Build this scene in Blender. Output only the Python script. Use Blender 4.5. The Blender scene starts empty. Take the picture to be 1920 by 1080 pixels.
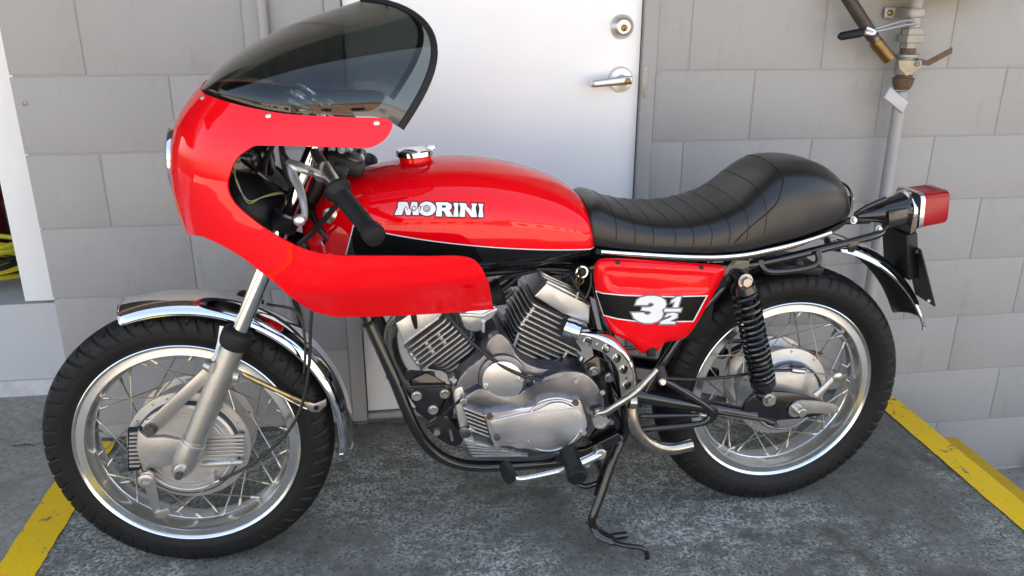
import bpy, bmesh, math, random
import numpy as np
from mathutils import Vector, Matrix
from mathutils.geometry import delaunay_2d_cdt
from mathutils.bvhtree import BVHTree
random.seed(7)
scene = bpy.context.scene
C = scene.collection
PI = math.pi
R = math.radians

# ------------------------------------------------------------------ camera
CAMH = 1.217
FW = np.array([ 0.1348104482,  0.9356323615, -0.3262180668]); RT = np.array([ 0.9898382983, -0.1421922396,  0.0012288826]); UP = np.array([0.0452358952, 0.3230688023, 0.9452937442])
FPX = 1483.8
cam = bpy.data.cameras.new('camera')
camo = bpy.data.objects.new('camera', cam)
C.objects.link(camo)
cam.sensor_width = 36.0
cam.lens = FPX / 1920 * 36.0
cam.clip_start = 0.05
cam.clip_end = 600
m = Matrix.Identity(4)
for i in range(3):
    m[i][0] = RT[i]; m[i][1] = UP[i]; m[i][2] = -FW[i]
m[2][3] = CAMH
camo.matrix_world = m
scene.camera = camo
scene.render.resolution_x = 1024
scene.render.resolution_y = 576

# ------------------------------------------------------------------ world, sun, exposure
SUN_EL, SUN_AZ = R(50), R(18)          # sun stands behind the building, so the yard front lies in open shade
w = bpy.data.worlds.new('World'); scene.world = w; w.use_nodes = True
nt = w.node_tree
sky = nt.nodes.new('ShaderNodeTexSky'); sky.sky_type = 'NISHITA'; sky.sun_disc = False
sky.sun_elevation = SUN_EL; sky.sun_rotation = SUN_AZ
sky.air_density = 1.0; sky.dust_density = 4.0; sky.ozone_density = 0.6
bg = nt.nodes['Background']; bg.inputs['Strength'].default_value = 0.13
nt.links.new(sky.outputs[0], bg.inputs[0])
sl = bpy.data.lights.new('sun', 'SUN'); sl.energy = 4.6; sl.angle = R(0.53); sl.color = (1.0, 0.94, 0.84)
so = bpy.data.objects.new('sun', sl); C.objects.link(so)
sd = Vector((math.sin(SUN_AZ)*math.cos(SUN_EL), math.cos(SUN_AZ)*math.cos(SUN_EL), math.sin(SUN_EL)))
so.rotation_euler = sd.to_track_quat('Z', 'Y').to_euler()
so.location = (2, 12, 12)
scene.view_settings.view_transform = 'Standard'
scene.view_settings.look = 'None'
scene.view_settings.gamma = 1.0
scene.view_settings.use_curve_mapping = False
scene.view_settings.exposure = 2.5
scene.view_settings.use_white_balance = True      # the camera's own shade balance
scene.view_settings.white_balance_temperature = 7600

# ------------------------------------------------------------------ calibrated helpers
EX = np.array([0.9993372068, 0.0364025713, 0.0]); EY = np.array([-0.0363915465,  0.999034551 ,  0.0246093729]); EZ = np.array([8.9584445189e-04, -2.4593062005e-02,  9.9969714352e-01]); OO = np.array([0.2265471087, 1.7039099259, 0.0])
CAM = np.array([0, 0, CAMH])
def _dir(px, py):
    return FW*FPX + RT*(px-960) - UP*(py-540)
def at(px, py, y=0.0):
    """bike-local point on the plane y (metres, negative = left flank) that the photo shows at a pixel"""
    d = _dir(px, py)
    t = (y + (OO-CAM) @ EY) / (d @ EY)
    p = CAM + t*d - OO
    return np.array([p @ EX, p @ EY, p @ EZ])
def wp(px, py, Y):
    """world point on the plane Y"""
    d = _dir(px, py); t = Y / d[1]
    return CAM + t*d
def XZ(pts, y):
    return [(at(a, b, y)[0], at(a, b, y)[2]) for a, b in pts]
def V(*a): return np.array(a, float)
def nrm(v): return v/np.linalg.norm(v)

# ------------------------------------------------------------------ materials
MATS = {}
def mat(name, col, rough=0.5, metal=0.0, coat=0.0, noise=None, bump=None, spec=0.5, rnoise=0.0):
    """noise = (scale, amount 0..1, second colour); bump = (scale, strength)"""
    if name in MATS: return MATS[name]
    mt = bpy.data.materials.new(name); mt.use_nodes = True; MATS[name] = mt
    n = mt.node_tree; b = n.nodes['Principled BSDF']
    b.inputs['Base Color'].default_value = (*col, 1)
    b.inputs['Roughness'].default_value = rough
    b.inputs['Metallic'].default_value = metal
    b.inputs['Coat Weight'].default_value = coat
    b.inputs['Coat Roughness'].default_value = 0.03; b.inputs['Coat IOR'].default_value = 1.46
    b.inputs['Specular IOR Level'].default_value = spec
    tc = n.nodes.new('ShaderNodeTexCoord')
    if noise:
        nz = n.nodes.new('ShaderNodeTexNoise'); nz.inputs['Scale'].default_value = noise[0]
        nz.inputs['Detail'].default_value = 8; nz.inputs['Roughness'].default_value = 0.65
        n.links.new(tc.outputs['Object'], nz.inputs['Vector'])
        mx = n.nodes.new('ShaderNodeMix'); mx.data_type = 'RGBA'
        cr = n.nodes.new('ShaderNodeValToRGB')
        cr.color_ramp.elements[0].position = 0.5-0.5*noise[3] if len(noise) > 3 else 0.35
        cr.color_ramp.elements[1].position = 0.5+0.5*noise[3] if len(noise) > 3 else 0.65
        n.links.new(nz.outputs['Fac'], cr.inputs['Fac'])
        mu = n.nodes.new('ShaderNodeMath'); mu.operation = 'MULTIPLY'; mu.inputs[1].default_value = noise[1]
        n.links.new(cr.outputs['Color'], mu.inputs[0])
        n.links.new(mu.outputs[0], mx.inputs['Factor'])
        mx.inputs['A'].default_value = (*col, 1); mx.inputs['B'].default_value = (*noise[2], 1)
        n.links.new(mx.outputs['Result'], b.inputs['Base Color'])
        if rnoise:
            mr = n.nodes.new('ShaderNodeMapRange'); mr.inputs['To Min'].default_value = rough-rnoise; mr.inputs['To Max'].default_value = rough+rnoise
            n.links.new(nz.outputs['Fac'], mr.inputs['Value']); n.links.new(mr.outputs[0], b.inputs['Roughness'])
    if bump:
        nb = n.nodes.new('ShaderNodeTexNoise'); nb.inputs['Scale'].default_value = bump[0]; nb.inputs['Detail'].default_value = 6
        n.links.new(tc.outputs['Object'], nb.inputs['Vector'])
        bp = n.nodes.new('ShaderNodeBump'); bp.inputs['Strength'].default_value = bump[1]; bp.inputs['Distance'].default_value = bump[2] if len(bump) > 2 else 0.002
        n.links.new(nb.outputs['Fac'], bp.inputs['Height']); n.links.new(bp.outputs[0], b.inputs['Normal'])
    return mt

red = mat('red_paint', (0.86, 0.003, 0.009), 0.5, coat=1.0, spec=0.0)
inner_black = mat('fairing_inside', (0.012, 0.012, 0.013), 0.5)
chrome = mat('chrome', (0.78, 0.78, 0.79), 0.07, 1.0)
chrome_dull = mat('dull_chrome', (0.62, 0.61, 0.59), 0.3, 1.0, noise=(40, 0.5, (0.42, 0.40, 0.37)))
chrome_worn = mat('worn_chrome', (0.62, 0.59, 0.54), 0.2, 1.0, noise=(60, 0.8, (0.30, 0.24, 0.17), 0.5), rnoise=0.12)
alu_pol = mat('polished_aluminium', (0.88, 0.87, 0.85), 0.34, 1.0, noise=(40, 0.5, (0.62, 0.62, 0.62)), rnoise=0.06)
alu_rim = mat('rim_aluminium', (0.93, 0.925, 0.91), 0.20, 1.0, noise=(55, 0.5, (0.70, 0.69, 0.67)), rnoise=0.06)
alu_cast = mat('cast_aluminium', (0.71, 0.71, 0.71), 0.38, 0.9, noise=(30, 0.7, (0.47, 0.465, 0.46), 0.5), bump=(260, 0.25, 0.0006), rnoise=0.1)
alu_dark = mat('stained_aluminium', (0.25, 0.255, 0.27), 0.30, 0.92, noise=(30, 0.85, (0.10, 0.105, 0.12), 0.45), bump=(260, 0.25, 0.0006), rnoise=0.1)
alu_fin = mat('fin_aluminium', (0.62, 0.61, 0.59), 0.42, 0.8, noise=(40, 0.75, (0.30, 0.285, 0.27), 0.5), bump=(300, 0.25, 0.0005))
alu_hub = mat('hub_aluminium', (0.58, 0.56, 0.53), 0.42, 0.75, noise=(30, 0.6, (0.42, 0.40, 0.38), 0.5), bump=(300, 0.2, 0.0005))
alu_fork = mat('fork_aluminium', (0.58, 0.56, 0.53), 0.36, 0.9, noise=(30, 0.5, (0.46, 0.44, 0.42)))
steel_dark = mat('dark_steel', (0.16, 0.15, 0.14), 0.4, 0.9)
zinc = mat('zinc_plate', (0.62, 0.60, 0.55), 0.3, 1.0)
spoke_m = mat('spoke_steel', (0.50, 0.47, 0.41), 0.32, 1.0)
gold_zinc = mat('yellow_zinc', (0.55, 0.40, 0.18), 0.35, 1.0, noise=(90, 0.7, (0.25, 0.17, 0.09)))
black_gloss = mat('black_enamel', (0.010, 0.010, 0.011), 0.16, coat=0.6)
black_satin = mat('black_satin', (0.008, 0.008, 0.0085), 0.42, spec=0.35)
rubber = mat('rubber', (0.010, 0.010, 0.0105), 0.58, spec=0.3, bump=(400, 0.15, 0.0004))
tyre_m = mat('tyre_rubber', (0.006, 0.006, 0.006), 0.55, spec=0.28, noise=(12, 0.6, (0.012, 0.0115, 0.011)), bump=(300, 0.12, 0.0004))
vinyl = mat('black_vinyl', (0.014, 0.014, 0.015), 0.31, bump=(420, 0.22, 0.0006))
white_paint = mat('white_decal', (0.80, 0.80, 0.80), 0.3)
black_decal = mat('black_decal', (0.006, 0.006, 0.006), 0.3, spec=0.25)
grey_decal = mat('grey_decal', (0.20, 0.20, 0.19), 0.35)
plum = mat('plum_decal', (0.16, 0.012, 0.04), 0.3)
cable_m = mat('cable_black', (0.014, 0.014, 0.014), 0.38)
yellow_wire = mat('yellow_wire', (0.62, 0.45, 0.02), 0.4)
pale_wire = mat('pale_wire', (0.5, 0.5, 0.48), 0.4)
brass = mat('brass', (0.33, 0.20, 0.065), 0.42, 0.9, noise=(40, 0.8, (0.13, 0.085, 0.05), 0.5))
rust = mat('rusty_steel', (0.17, 0.10, 0.06), 0.7, 0.3, noise=(60, 0.8, (0.07, 0.045, 0.03), 0.5))
galv = mat('galvanised', (0.38, 0.37, 0.35), 0.5, 0.6, noise=(50, 0.7, (0.22, 0.2, 0.17), 0.5))
wallpaint_n = (0.350, 0.342, 0.330)
def wall_mat():
    mt = bpy.data.materials.new('grey_wall_paint'); mt.use_nodes = True; n = mt.node_tree; b = n.nodes['Principled BSDF']
    g = n.nodes.new('ShaderNodeNewGeometry')
    def nz(sc, det, rg, st=None):
        q = n.nodes.new('ShaderNodeTexNoise'); q.inputs['Scale'].default_value = sc; q.inputs['Detail'].default_value = det; q.inputs['Roughness'].default_value = rg
        if st:
            mp = n.nodes.new('ShaderNodeMapping'); mp.inputs['Scale'].default_value = st; n.links.new(g.outputs['Position'], mp.inputs[0]); n.links.new(mp.outputs[0], q.inputs['Vector'])
        else: n.links.new(g.outputs['Position'], q.inputs['Vector'])
        return q.outputs['Fac']
    def rp(src, a, c):
        r = n.nodes.new('ShaderNodeMapRange'); r.inputs['From Min'].default_value = a; r.inputs['From Max'].default_value = c; n.links.new(src, r.inputs['Value']); return r.outputs[0]
    def mx(f, a, c, k=1.0):
        m_ = n.nodes.new('ShaderNodeMix'); m_.data_type = 'RGBA'
        if k != 1.0:
            mm = n.nodes.new('ShaderNodeMath'); mm.operation = 'MULTIPLY'; mm.inputs[1].default_value = k; n.links.new(f, mm.inputs[0]); f = mm.outputs[0]
        n.links.new(f, m_.inputs['Factor'])
        for s_, v_ in (('A', a), ('B', c)):
            if isinstance(v_, tuple): m_.inputs[s_].default_value = (*v_, 1)
            else: n.links.new(v_, m_.inputs[s_])
        return m_.outputs['Result']
    c = mx(rp(nz(2.3, 6, 0.6), 0.35, 0.68), wallpaint_n, tuple(0.94*q for q in wallpaint_n))
    c = mx(rp(nz(7.0, 9, 0.75, (2.2, 1, 0.55)), 0.57, 0.76), c, tuple(0.66*q for q in wallpaint_n), 0.6)      # faint scuffs and run marks
    c = mx(rp(nz(70, 5, 0.7), 0.66, 0.74), c, tuple(0.45*q for q in wallpaint_n), 0.6)                          # pinholes
    n.links.new(c, b.inputs['Base Color']); b.inputs['Roughness'].default_value = 0.62
    ad = n.nodes.new('ShaderNodeMath'); ad.operation = 'ADD'; n.links.new(nz(110, 6, 0.7), ad.inputs[0]); n.links.new(nz(22, 4, 0.6), ad.inputs[1])
    bp = n.nodes.new('ShaderNodeBump'); bp.inputs['Strength'].default_value = 0.55; bp.inputs['Distance'].default_value = 0.003
    n.links.new(ad.outputs[0], bp.inputs['Height']); n.links.new(bp.outputs[0], b.inputs['Normal'])
    MATS['grey_wall_paint'] = mt; return mt
wallpaint = wall_mat()
mortar = mat('painted_mortar', (0.315, 0.307, 0.296), 0.8, bump=(200, 0.3, 0.001))
pipepaint = mat('grey_pipe_paint', (0.36, 0.35, 0.345), 0.5, noise=(9, 0.4, (0.30, 0.29, 0.29)))
doorwhite = mat('white_door_paint', (0.87, 0.87, 0.865), 0.42, noise=(5, 0.5, (0.80, 0.795, 0.78), 0.35), bump=(60, 0.06, 0.001))
gap_dark = mat('gap_dark_aluminium', (0.05, 0.048, 0.045), 0.6, 0.3, noise=(40, 0.6, (0.10, 0.095, 0.09), 0.5))  # dark tone puts shade between fins and in gaps into colour; also gasket lines
satin_nickel = mat('satin_nickel', (0.72, 0.69, 0.64), 0.38, 1.0)

def glass_mat(name, tint, rough=0.015):
    mt = bpy.data.materials.new(name); mt.use_nodes = True; n = mt.node_tree
    n.nodes.remove(n.nodes['Principled BSDF']); out = n.nodes['Material Output']
    tr = n.nodes.new('ShaderNodeBsdfTransparent'); tr.inputs[0].default_value = (*tint, 1)
    gl = n.nodes.new('ShaderNodeBsdfGlossy'); gl.inputs['Roughness'].default_value = rough; gl.inputs[0].default_value = (1, 1, 1, 1)
    lw = n.nodes.new('ShaderNodeLayerWeight'); lw.inputs['Blend'].default_value = 0.5
    pw = n.nodes.new('ShaderNodeMath'); pw.operation = 'POWER'; pw.inputs[1].default_value = 4.0
    ma = n.nodes.new('ShaderNodeMath'); ma.operation = 'MULTIPLY_ADD'; ma.inputs[1].default_value = 0.9; ma.inputs[2].default_value = 0.04
    mx = n.nodes.new('ShaderNodeMixShader')
    n.links.new(lw.outputs['Facing'], pw.inputs[0]); n.links.new(pw.outputs[0], ma.inputs[0]); n.links.new(ma.outputs[0], mx.inputs[0])
    n.links.new(tr.outputs[0], mx.inputs[1]); n.links.new(gl.outputs[0], mx.inputs[2]); n.links.new(mx.outputs[0], out.inputs[0])
    return mt
smoke = glass_mat('smoked_acrylic', (0.46, 0.49, 0.48))
clear = glass_mat('clear_glass', (0.95, 0.95, 0.95))
lens_red = mat('red_lens', (0.50, 0.004, 0.009), 0.14, spec=0.4)
b_ = lens_red.node_tree.nodes['Principled BSDF']; b_.inputs['Transmission Weight'].default_value = 0.35

# ------------------------------------------------------------------ object helpers
def obj(name, verts, faces, mats, parent=None, smooth=38, fmat=None):
    me = bpy.data.meshes.new(name)
    me.from_pydata([tuple(map(float, v)) for v in verts], [], [tuple(f) for f in faces])
    if not isinstance(mats, (list, tuple)): mats = [mats]
    for q in mats: me.materials.append(q)
    bm = bmesh.new(); bm.from_mesh(me)
    if fmat is not None:
        bm.faces.ensure_lookup_table()
        for f, k in zip(bm.faces, fmat): f.material_index = k
    bmesh.ops.recalc_face_normals(bm, faces=bm.faces)
    bm.to_mesh(me); bm.free()
    if smooth:
        for p in me.polygons: p.use_smooth = True
        me.set_sharp_from_angle(angle=R(smooth))
    o = bpy.data.objects.new(name, me); C.objects.link(o)
    if parent: o.parent = parent
    return o
def tag(o, label=None, cat=None, group=None, kind=None):
    if label: o['label'] = label
    if cat: o['category'] = cat
    if group: o['group'] = group
    if kind: o['kind'] = kind
    return o
def empty(name, loc=(0, 0, 0)):
    o = bpy.data.objects.new(name, None); C.objects.link(o); o.location = loc; o.empty_display_size = 0.1
    return o
class PV(tuple):
    sm = 26
class MB:
    def __init__(s): s.v = []; s.f = []; s.m = []
    def add(s, vf, k=0):
        n = len(s.v); s.v += list(vf[0]); s.f += [[i+n for i in f] for f in vf[1]]; s.m += [k]*len(vf[1]); return s
    def build(s, name, mats, parent=None, smooth=38): return obj(name, s.v, s.f, mats, parent, smooth, s.m)
def catmull(pts, k=8, closed=False):
    P = [np.array(p, float) for p in pts]; n = len(P); out = []
    rng = range(n if closed else n-1)
    for i in rng:
        if closed: a, b, c, d = P[(i-1) % n], P[i], P[(i+1) % n], P[(i+2) % n]
        else:
            b, c = P[i], P[i+1]; a = P[i-1] if i > 0 else 2*b-c; d = P[i+2] if i+2 < n else 2*c-b
        for j in range(k):
            t = j/k
            out.append(0.5*((2*b)+(-a+c)*t+(2*a-5*b+4*c-d)*t*t+(-a+3*b-3*c+d)*t**3))
    if not closed: out.append(P[-1])
    return out
def tube(pts, r, n=10, k=0, closed=False, flat=None, up=None, cap=True):
    """sweep; r number or list; flat=(a,b) elliptical/rounded section scale; up fixes the frame"""
    if np.ndim(r) == 0: r = [r]*len(pts)
    if k:
        rr = catmull([[q, 0, 0] for q in r], k, closed); r = [q[0] for q in rr]
        pts = catmull(pts, k, closed)
    P = [np.array(p, float) for p in pts]; N = len(P)
    T = []
    for i in range(N):
        if closed: d = P[(i+1) % N]-P[i-1]
        else: d = P[min(i+1, N-1)]-P[max(i-1, 0)]
        T.append(nrm(d))
    u = np.array(up, float) if up is not None else (V(0, 0, 1) if abs(T[0][2]) < 0.9 else V(0, 1, 0))
    vs = []; fs = []
    a0 = u
    for i in range(N):
        ref = np.array(up, float) if up is not None else a0
        a = ref-T[i]*(ref @ T[i]); a = nrm(a); a0 = a
        b = np.cross(T[i], a)
        for j in range(n):
            t = 2*PI*j/n; ca, sa = math.cos(t), math.sin(t)
            if flat:
                ca *= flat[0]; sa *= flat[1]
            vs.append(P[i]+r[i]*(ca*a+sa*b))
    M = N if closed else N-1
    for i in range(M):
        for j in range(n):
            i2 = (i+1) % N; j2 = (j+1) % n
            fs.append([i*n+j, i*n+j2, i2*n+j2, i2*n+j])
    if cap and not closed:
        fs.append(list(range(n))[::-1]); fs.append([(N-1)*n+j for j in range(n)])
    return vs, fs
def lathe(profile, c, axis, n=48, closed=False, caps=True):
    """profile [(r,h)] about axis through c"""
    c = np.array(c, float); ax = nrm(np.array(axis, float))
    u = V(0, 0, 1) if abs(ax[2]) < 0.9 else V(1, 0, 0)
    a = nrm(u-ax*(u @ ax)); b = np.cross(ax, a)
    vs = []; fs = []
    m_ = len(profile)
    for j in range(n):
        t = 2*PI*j/n; d = a*math.cos(t)+b*math.sin(t)
        for r, h in profile: vs.append(c+ax*h+d*r)
    for j in range(n):
        j2 = (j+1) % n
        for i in range(m_ if closed else m_-1):
            i2 = (i+1) % m_
            fs.append([j*m_+i, j2*m_+i, j2*m_+i2, j*m_+i2])
    if caps and not closed:
        if profile[0][0] > 1e-6: fs.append([j*m_ for j in range(n)])
        if profile[-1][0] > 1e-6: fs.append([j*m_+m_-1 for j in range(n)][::-1])
    return vs, fs
def prism(poly, y0, y1, bev=0.0, seg=2, holes=None):
    """polygon in x,z extruded y0 (near, bevelled) .. y1"""
    bm = bmesh.new()
    a = [bm.verts.new((x, y0, z)) for x, z in poly]
    f = bm.faces.new(a)
    ret = bmesh.ops.extrude_face_region(bm, geom=[f])
    nv = [e for e in ret['geom'] if isinstance(e, bmesh.types.BMVert)]
    for q in nv: q.co.y = y1
    if bev:
        ed = [e for e in bm.edges if all(abs(q.co.y-y0) < 1e-7 for q in e.verts)]
        bmesh.ops.bevel(bm, geom=ed, offset=bev, segments=seg, affect='EDGES', profile=0.5, clamp_overlap=True)
    bm.verts.index_update()
    out = PV(([np.array(q.co) for q in bm.verts], [[q.index for q in f.verts] for f in bm.faces]))
    bm.free(); return out
def box(c, s, rot=None, bev=0.0):
    bm = bmesh.new(); bmesh.ops.create_cube(bm, size=1.0)
    for q in bm.verts: q.co = Vector((q.co.x*s[0], q.co.y*s[1], q.co.z*s[2]))
    if bev: bmesh.ops.bevel(bm, geom=list(bm.edges), offset=bev, segments=2, affect='EDGES', profile=0.5)
    if rot is not None: bmesh.ops.rotate(bm, verts=bm.verts, cent=(0, 0, 0), matrix=rot)
    bm.verts.index_update()
    out = ([np.array(q.co)+np.array(c) for q in bm.verts], [[q.index for q in f.verts] for f in bm.faces]); bm.free(); return out
def smoothpoly(pts, k=4): return [(p[0], p[1]) for p in catmull([(a, b, 0) for a, b in pts], k, True)]
def inpoly(x, y, loops):
    c = False
    for L in loops:
        n = len(L); j = n-1
        for i in range(n):
            xi, yi = L[i][0], L[i][1]; xj, yj = L[j][0], L[j][1]
            if (yi > y) != (yj > y) and x < (xj-xi)*(y-yi)/(yj-yi)+xi: c = not c
            j = i
    return c
def segdist(x, y, L):
    A = np.array([(p[0], p[1]) for p in L]); B = np.roll(A, -1, 0); d = B-A
    t = np.clip(((np.array([x, y])-A)*d).sum(1)/np.maximum((d*d).sum(1), 1e-12), 0, 1)
    q = A+d*t[:, None]
    return float(np.sqrt(((q-np.array([x, y]))**2).sum(1).min()))
def cdt(loops, sp):
    """triangulate the even-odd inside of the loops with interior grid points"""
    pts = []; edges = []
    for L in loops:
        n0 = len(pts)
        for p in L: pts.append(Vector((float(p[0]), float(p[1]))))
        for i in range(len(L)): edges.append((n0+i, n0+(i+1) % len(L)))
    A = np.array([(p.x, p.y) for p in pts]); lo = A.min(0); hi = A.max(0)
    if sp:
        row = 0; y = lo[1]+sp*0.5
        while y < hi[1]:
            x = lo[0]+sp*(0.25+0.5*(row % 2))
            while x < hi[0]:
                if inpoly(x, y, loops) and min(segdist(x, y, L) for L in loops) > sp*0.4: pts.append(Vector((x, y)))
                x += sp
            y += sp*0.87; row += 1
    v, e, f, _, _, _ = delaunay_2d_cdt(pts, edges, [], 0, 1e-7)
    fs = []
    for t in f:
        cx = sum(v[i].x for i in t)/len(t); cy = sum(v[i].y for i in t)/len(t)
        if inpoly(cx, cy, loops): fs.append(list(t))
    used = sorted({i for t in fs for i in t}); mp = {i: k for k, i in enumerate(used)}
    return [(v[i].x, v[i].y) for i in used], [[mp[i] for i in t] for t in fs]
def vnormals(vs, fs):
    Vv = np.array(vs); N = np.zeros_like(Vv)
    for f in fs:
        n = np.cross(Vv[f[1]]-Vv[f[0]], Vv[f[2]]-Vv[f[0]])
        for i in f: N[i] += n
    L = np.linalg.norm(N, axis=1); L[L == 0] = 1
    return N/L[:, None]
def shell(vs, fs, th, ref):
    """thicken an open sheet inwards; ref(v,n)->bool True when n already points outwards. returns verts, faces, material index (0 outside+rim, 1 inside)"""
    N = vnormals(vs, fs); Vv = np.array(vs)
    s = sum(1 if ref(Vv[i], N[i]) else -1 for i in range(0, len(Vv), max(1, len(Vv)//60)))
    if s < 0: N = -N; fs = [f[::-1] for f in fs]
    n = len(Vv); W = list(Vv)+list(Vv-N*th)
    F = [list(f) for f in fs]; M = [0]*len(F)
    F += [[i+n for i in f[::-1]] for f in fs]; M += [1]*len(fs)
    cnt = {}
    for f in fs:
        for i in range(len(f)):
            a, b = f[i], f[(i+1) % len(f)]; cnt[(a, b)] = 1
    for (a, b) in list(cnt):
        if (b, a) not in cnt: F.append([b, a, a+n, b+n]); M.append(0)
    return W, F, M
def hexbolt(p, r, h, axis=(0, -1, 0), washer=True):
    mb = MB()
    if washer: mb.add(lathe([(0, 0), (r*1.35, 0), (r*1.35, h*0.25), (0, h*0.25)], p, axis, 18))
    mb.add(lathe([(r, h*0.2), (r, h*0.85), (r*0.85, h), (0, h)], p, axis, 6))
    return mb
def capbolt(p, r, h, axis=(0, -1, 0)):
    return MB().add(lathe([(r, 0), (r, h*0.85), (r*0.85, h), (r*0.5, h), (r*0.5, h*0.3), (0, h*0.3)], p, axis, 16))
# ================================================================== THE SETTING
SLOPE = 0.035
def gz(Y): return SLOPE*(Y-1.7)          # the apron falls gently away from the door
WY = 2.2317                              # face of the block wall

def ground_mat(name, dark, mid, light, light_pos, stain, scale=1.0):
    mt = bpy.data.materials.new(name); mt.use_nodes = True; n = mt.node_tree; b = n.nodes['Principled BSDF']
    tc = n.nodes.new('ShaderNodeTexCoord')
    def nz(sc, det, rg, stretch=None):
        q = n.nodes.new('ShaderNodeTexNoise'); q.inputs['Scale'].default_value = sc*scale; q.inputs['Detail'].default_value = det; q.inputs['Roughness'].default_value = rg
        if stretch:
            mp = n.nodes.new('ShaderNodeMapping'); mp.inputs['Scale'].default_value = stretch
            n.links.new(tc.outputs['Object'], mp.inputs['Vector']); n.links.new(mp.outputs[0], q.inputs['Vector'])
        else: n.links.new(tc.outputs['Object'], q.inputs['Vector'])
        return q
    def ramp(src, p0, p1, c0=(0, 0, 0, 1), c1=(1, 1, 1, 1)):
        r = n.nodes.new('ShaderNodeValToRGB'); r.color_ramp.elements[0].position = p0; r.color_ramp.elements[1].position = p1
        r.color_ramp.elements[0].color = c0; r.color_ramp.elements[1].color = c1
        n.links.new(src, r.inputs['Fac']); return r
    def mix(fac, a, bb):
        mx = n.nodes.new('ShaderNodeMix'); mx.data_type = 'RGBA'
        n.links.new(fac, mx.inputs['Factor'])
        for s_, v_ in (('A', a), ('B', bb)):
            if isinstance(v_, tuple): mx.inputs[s_].default_value = (*v_, 1)
            else: n.links.new(v_, mx.inputs[s_])
        return mx.outputs['Result']
    big = nz(1.9, 5, 0.6); fine = nz(42, 12, 0.85); strk = nz(16, 10, 0.85, (0.7, 1.25, 1)); peb = nz(120, 4, 0.7)
    c = mix(ramp(fine.outputs['Fac'], 0.40, 0.62).outputs[0], dark, mid)
    # worn pale flecks, denser in patches
    mul = n.nodes.new('ShaderNodeMath'); mul.operation = 'MULTIPLY'
    n.links.new(ramp(strk.outputs['Fac'], light_pos, light_pos+0.10).outputs[0], mul.inputs[0])
    n.links.new(ramp(peb.outputs['Fac'], 0.42, 0.62).outputs[0], mul.inputs[1])
    m2 = n.nodes.new('ShaderNodeMath'); m2.operation = 'MULTIPLY'
    n.links.new(mul.outputs[0], m2.inputs[0]); n.links.new(ramp(big.outputs['Fac'], 0.40, 0.58).outputs[0], m2.inputs[1])
    c = mix(m2.outputs[0], c, light)
    st = nz(3.1, 6, 0.7)
    c = mix(ramp(st.outputs['Fac'], 0.52, 0.66).outputs[0], c, stain)
    vo = n.nodes.new('ShaderNodeTexVoronoi'); vo.inputs['Scale'].default_value = 190*scale; n.links.new(tc.outputs['Object'], vo.inputs['Vector'])
    sc_ = n.nodes.new('ShaderNodeSeparateColor'); n.links.new(vo.outputs['Color'], sc_.inputs[0])
    c = mix(ramp(sc_.outputs[0], 0.93, 0.97).outputs[0], c, tuple(0.7*q for q in dark))
    n.links.new(c, b.inputs['Base Color'])
    b.inputs['Roughness'].default_value = 0.78; b.inputs['Specular IOR Level'].default_value = 0.35
    bp = n.nodes.new('ShaderNodeBump'); bp.inputs['Strength'].default_value = 0.55; bp.inputs['Distance'].default_value = 0.004
    n.links.new(fine.outputs['Fac'], bp.inputs['Height']); n.links.new(bp.outputs[0], b.inputs['Normal'])
    return mt
apron_m = ground_mat('worn_dark_concrete', (0.108, 0.106, 0.089), (0.190, 0.186, 0.160), (0.60, 0.605, 0.55), 0.42, (0.098, 0.093, 0.074))
side_m = ground_mat('worn_pale_concrete', (0.25, 0.235, 0.20), (0.40, 0.375, 0.325), (0.52, 0.50, 0.45), 0.55, (0.20, 0.185, 0.158))
yard_m = ground_mat('yard_asphalt', (0.27, 0.25, 0.225), (0.36, 0.34, 0.31), (0.42, 0.40, 0.37), 0.58, (0.26, 0.245, 0.225), 0.5)
def yellow_mat():
    mt = mat('yellow_line_paint', (0.95, 0.56, 0.008), 0.55, noise=(7, 0.45, (0.80, 0.50, 0.02), 0.5), bump=(60, 0.4, 0.003))
    n = mt.node_tree; b = n.nodes['Principled BSDF']; src = b.inputs['Base Color'].links[0].from_socket
    tc = n.nodes.new('ShaderNodeTexCoord'); q = n.nodes.new('ShaderNodeTexNoise'); q.inputs['Scale'].default_value = 38; q.inputs['Detail'].default_value = 8; q.inputs['Roughness'].default_value = 0.7
    n.links.new(tc.outputs['Object'], q.inputs['Vector'])
    r = n.nodes.new('ShaderNodeValToRGB'); r.color_ramp.elements[0].position = 0.60; r.color_ramp.elements[1].position = 0.66
    n.links.new(q.outputs['Fac'], r.inputs['Fac'])
    mx = n.nodes.new('ShaderNodeMix'); mx.data_type = 'RGBA'; n.links.new(r.outputs[0], mx.inputs['Factor']); n.links.new(src, mx.inputs['A']); mx.inputs['B'].default_value = (0.12, 0.125, 0.10, 1)
    n.links.new(mx.outputs['Result'], b.inputs['Base Color']); return mt
yellow = yellow_mat()
def slab(name, x0, x1, y0, y1, m_, top=0.0, bot=None, zf=gz, kind='structure'):
    vs = []
    for (x, y) in ((x0, y0), (x1, y0), (x1, y1), (x0, y1)): vs.append((x, y, zf(y)+top))
    if bot is None: return tag(obj(name, vs, [[0, 1, 2, 3]], m_, smooth=0), kind=kind)
    vs += [(v[0], v[1], bot) for v in vs]
    fs = [[0, 1, 2, 3], [4, 5, 6, 7], [0, 1, 5, 4], [1, 2, 6, 5], [2, 3, 7, 6], [3, 0, 4, 7]]
    return tag(obj(name, vs, fs, m_, smooth=0), kind=kind)
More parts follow.
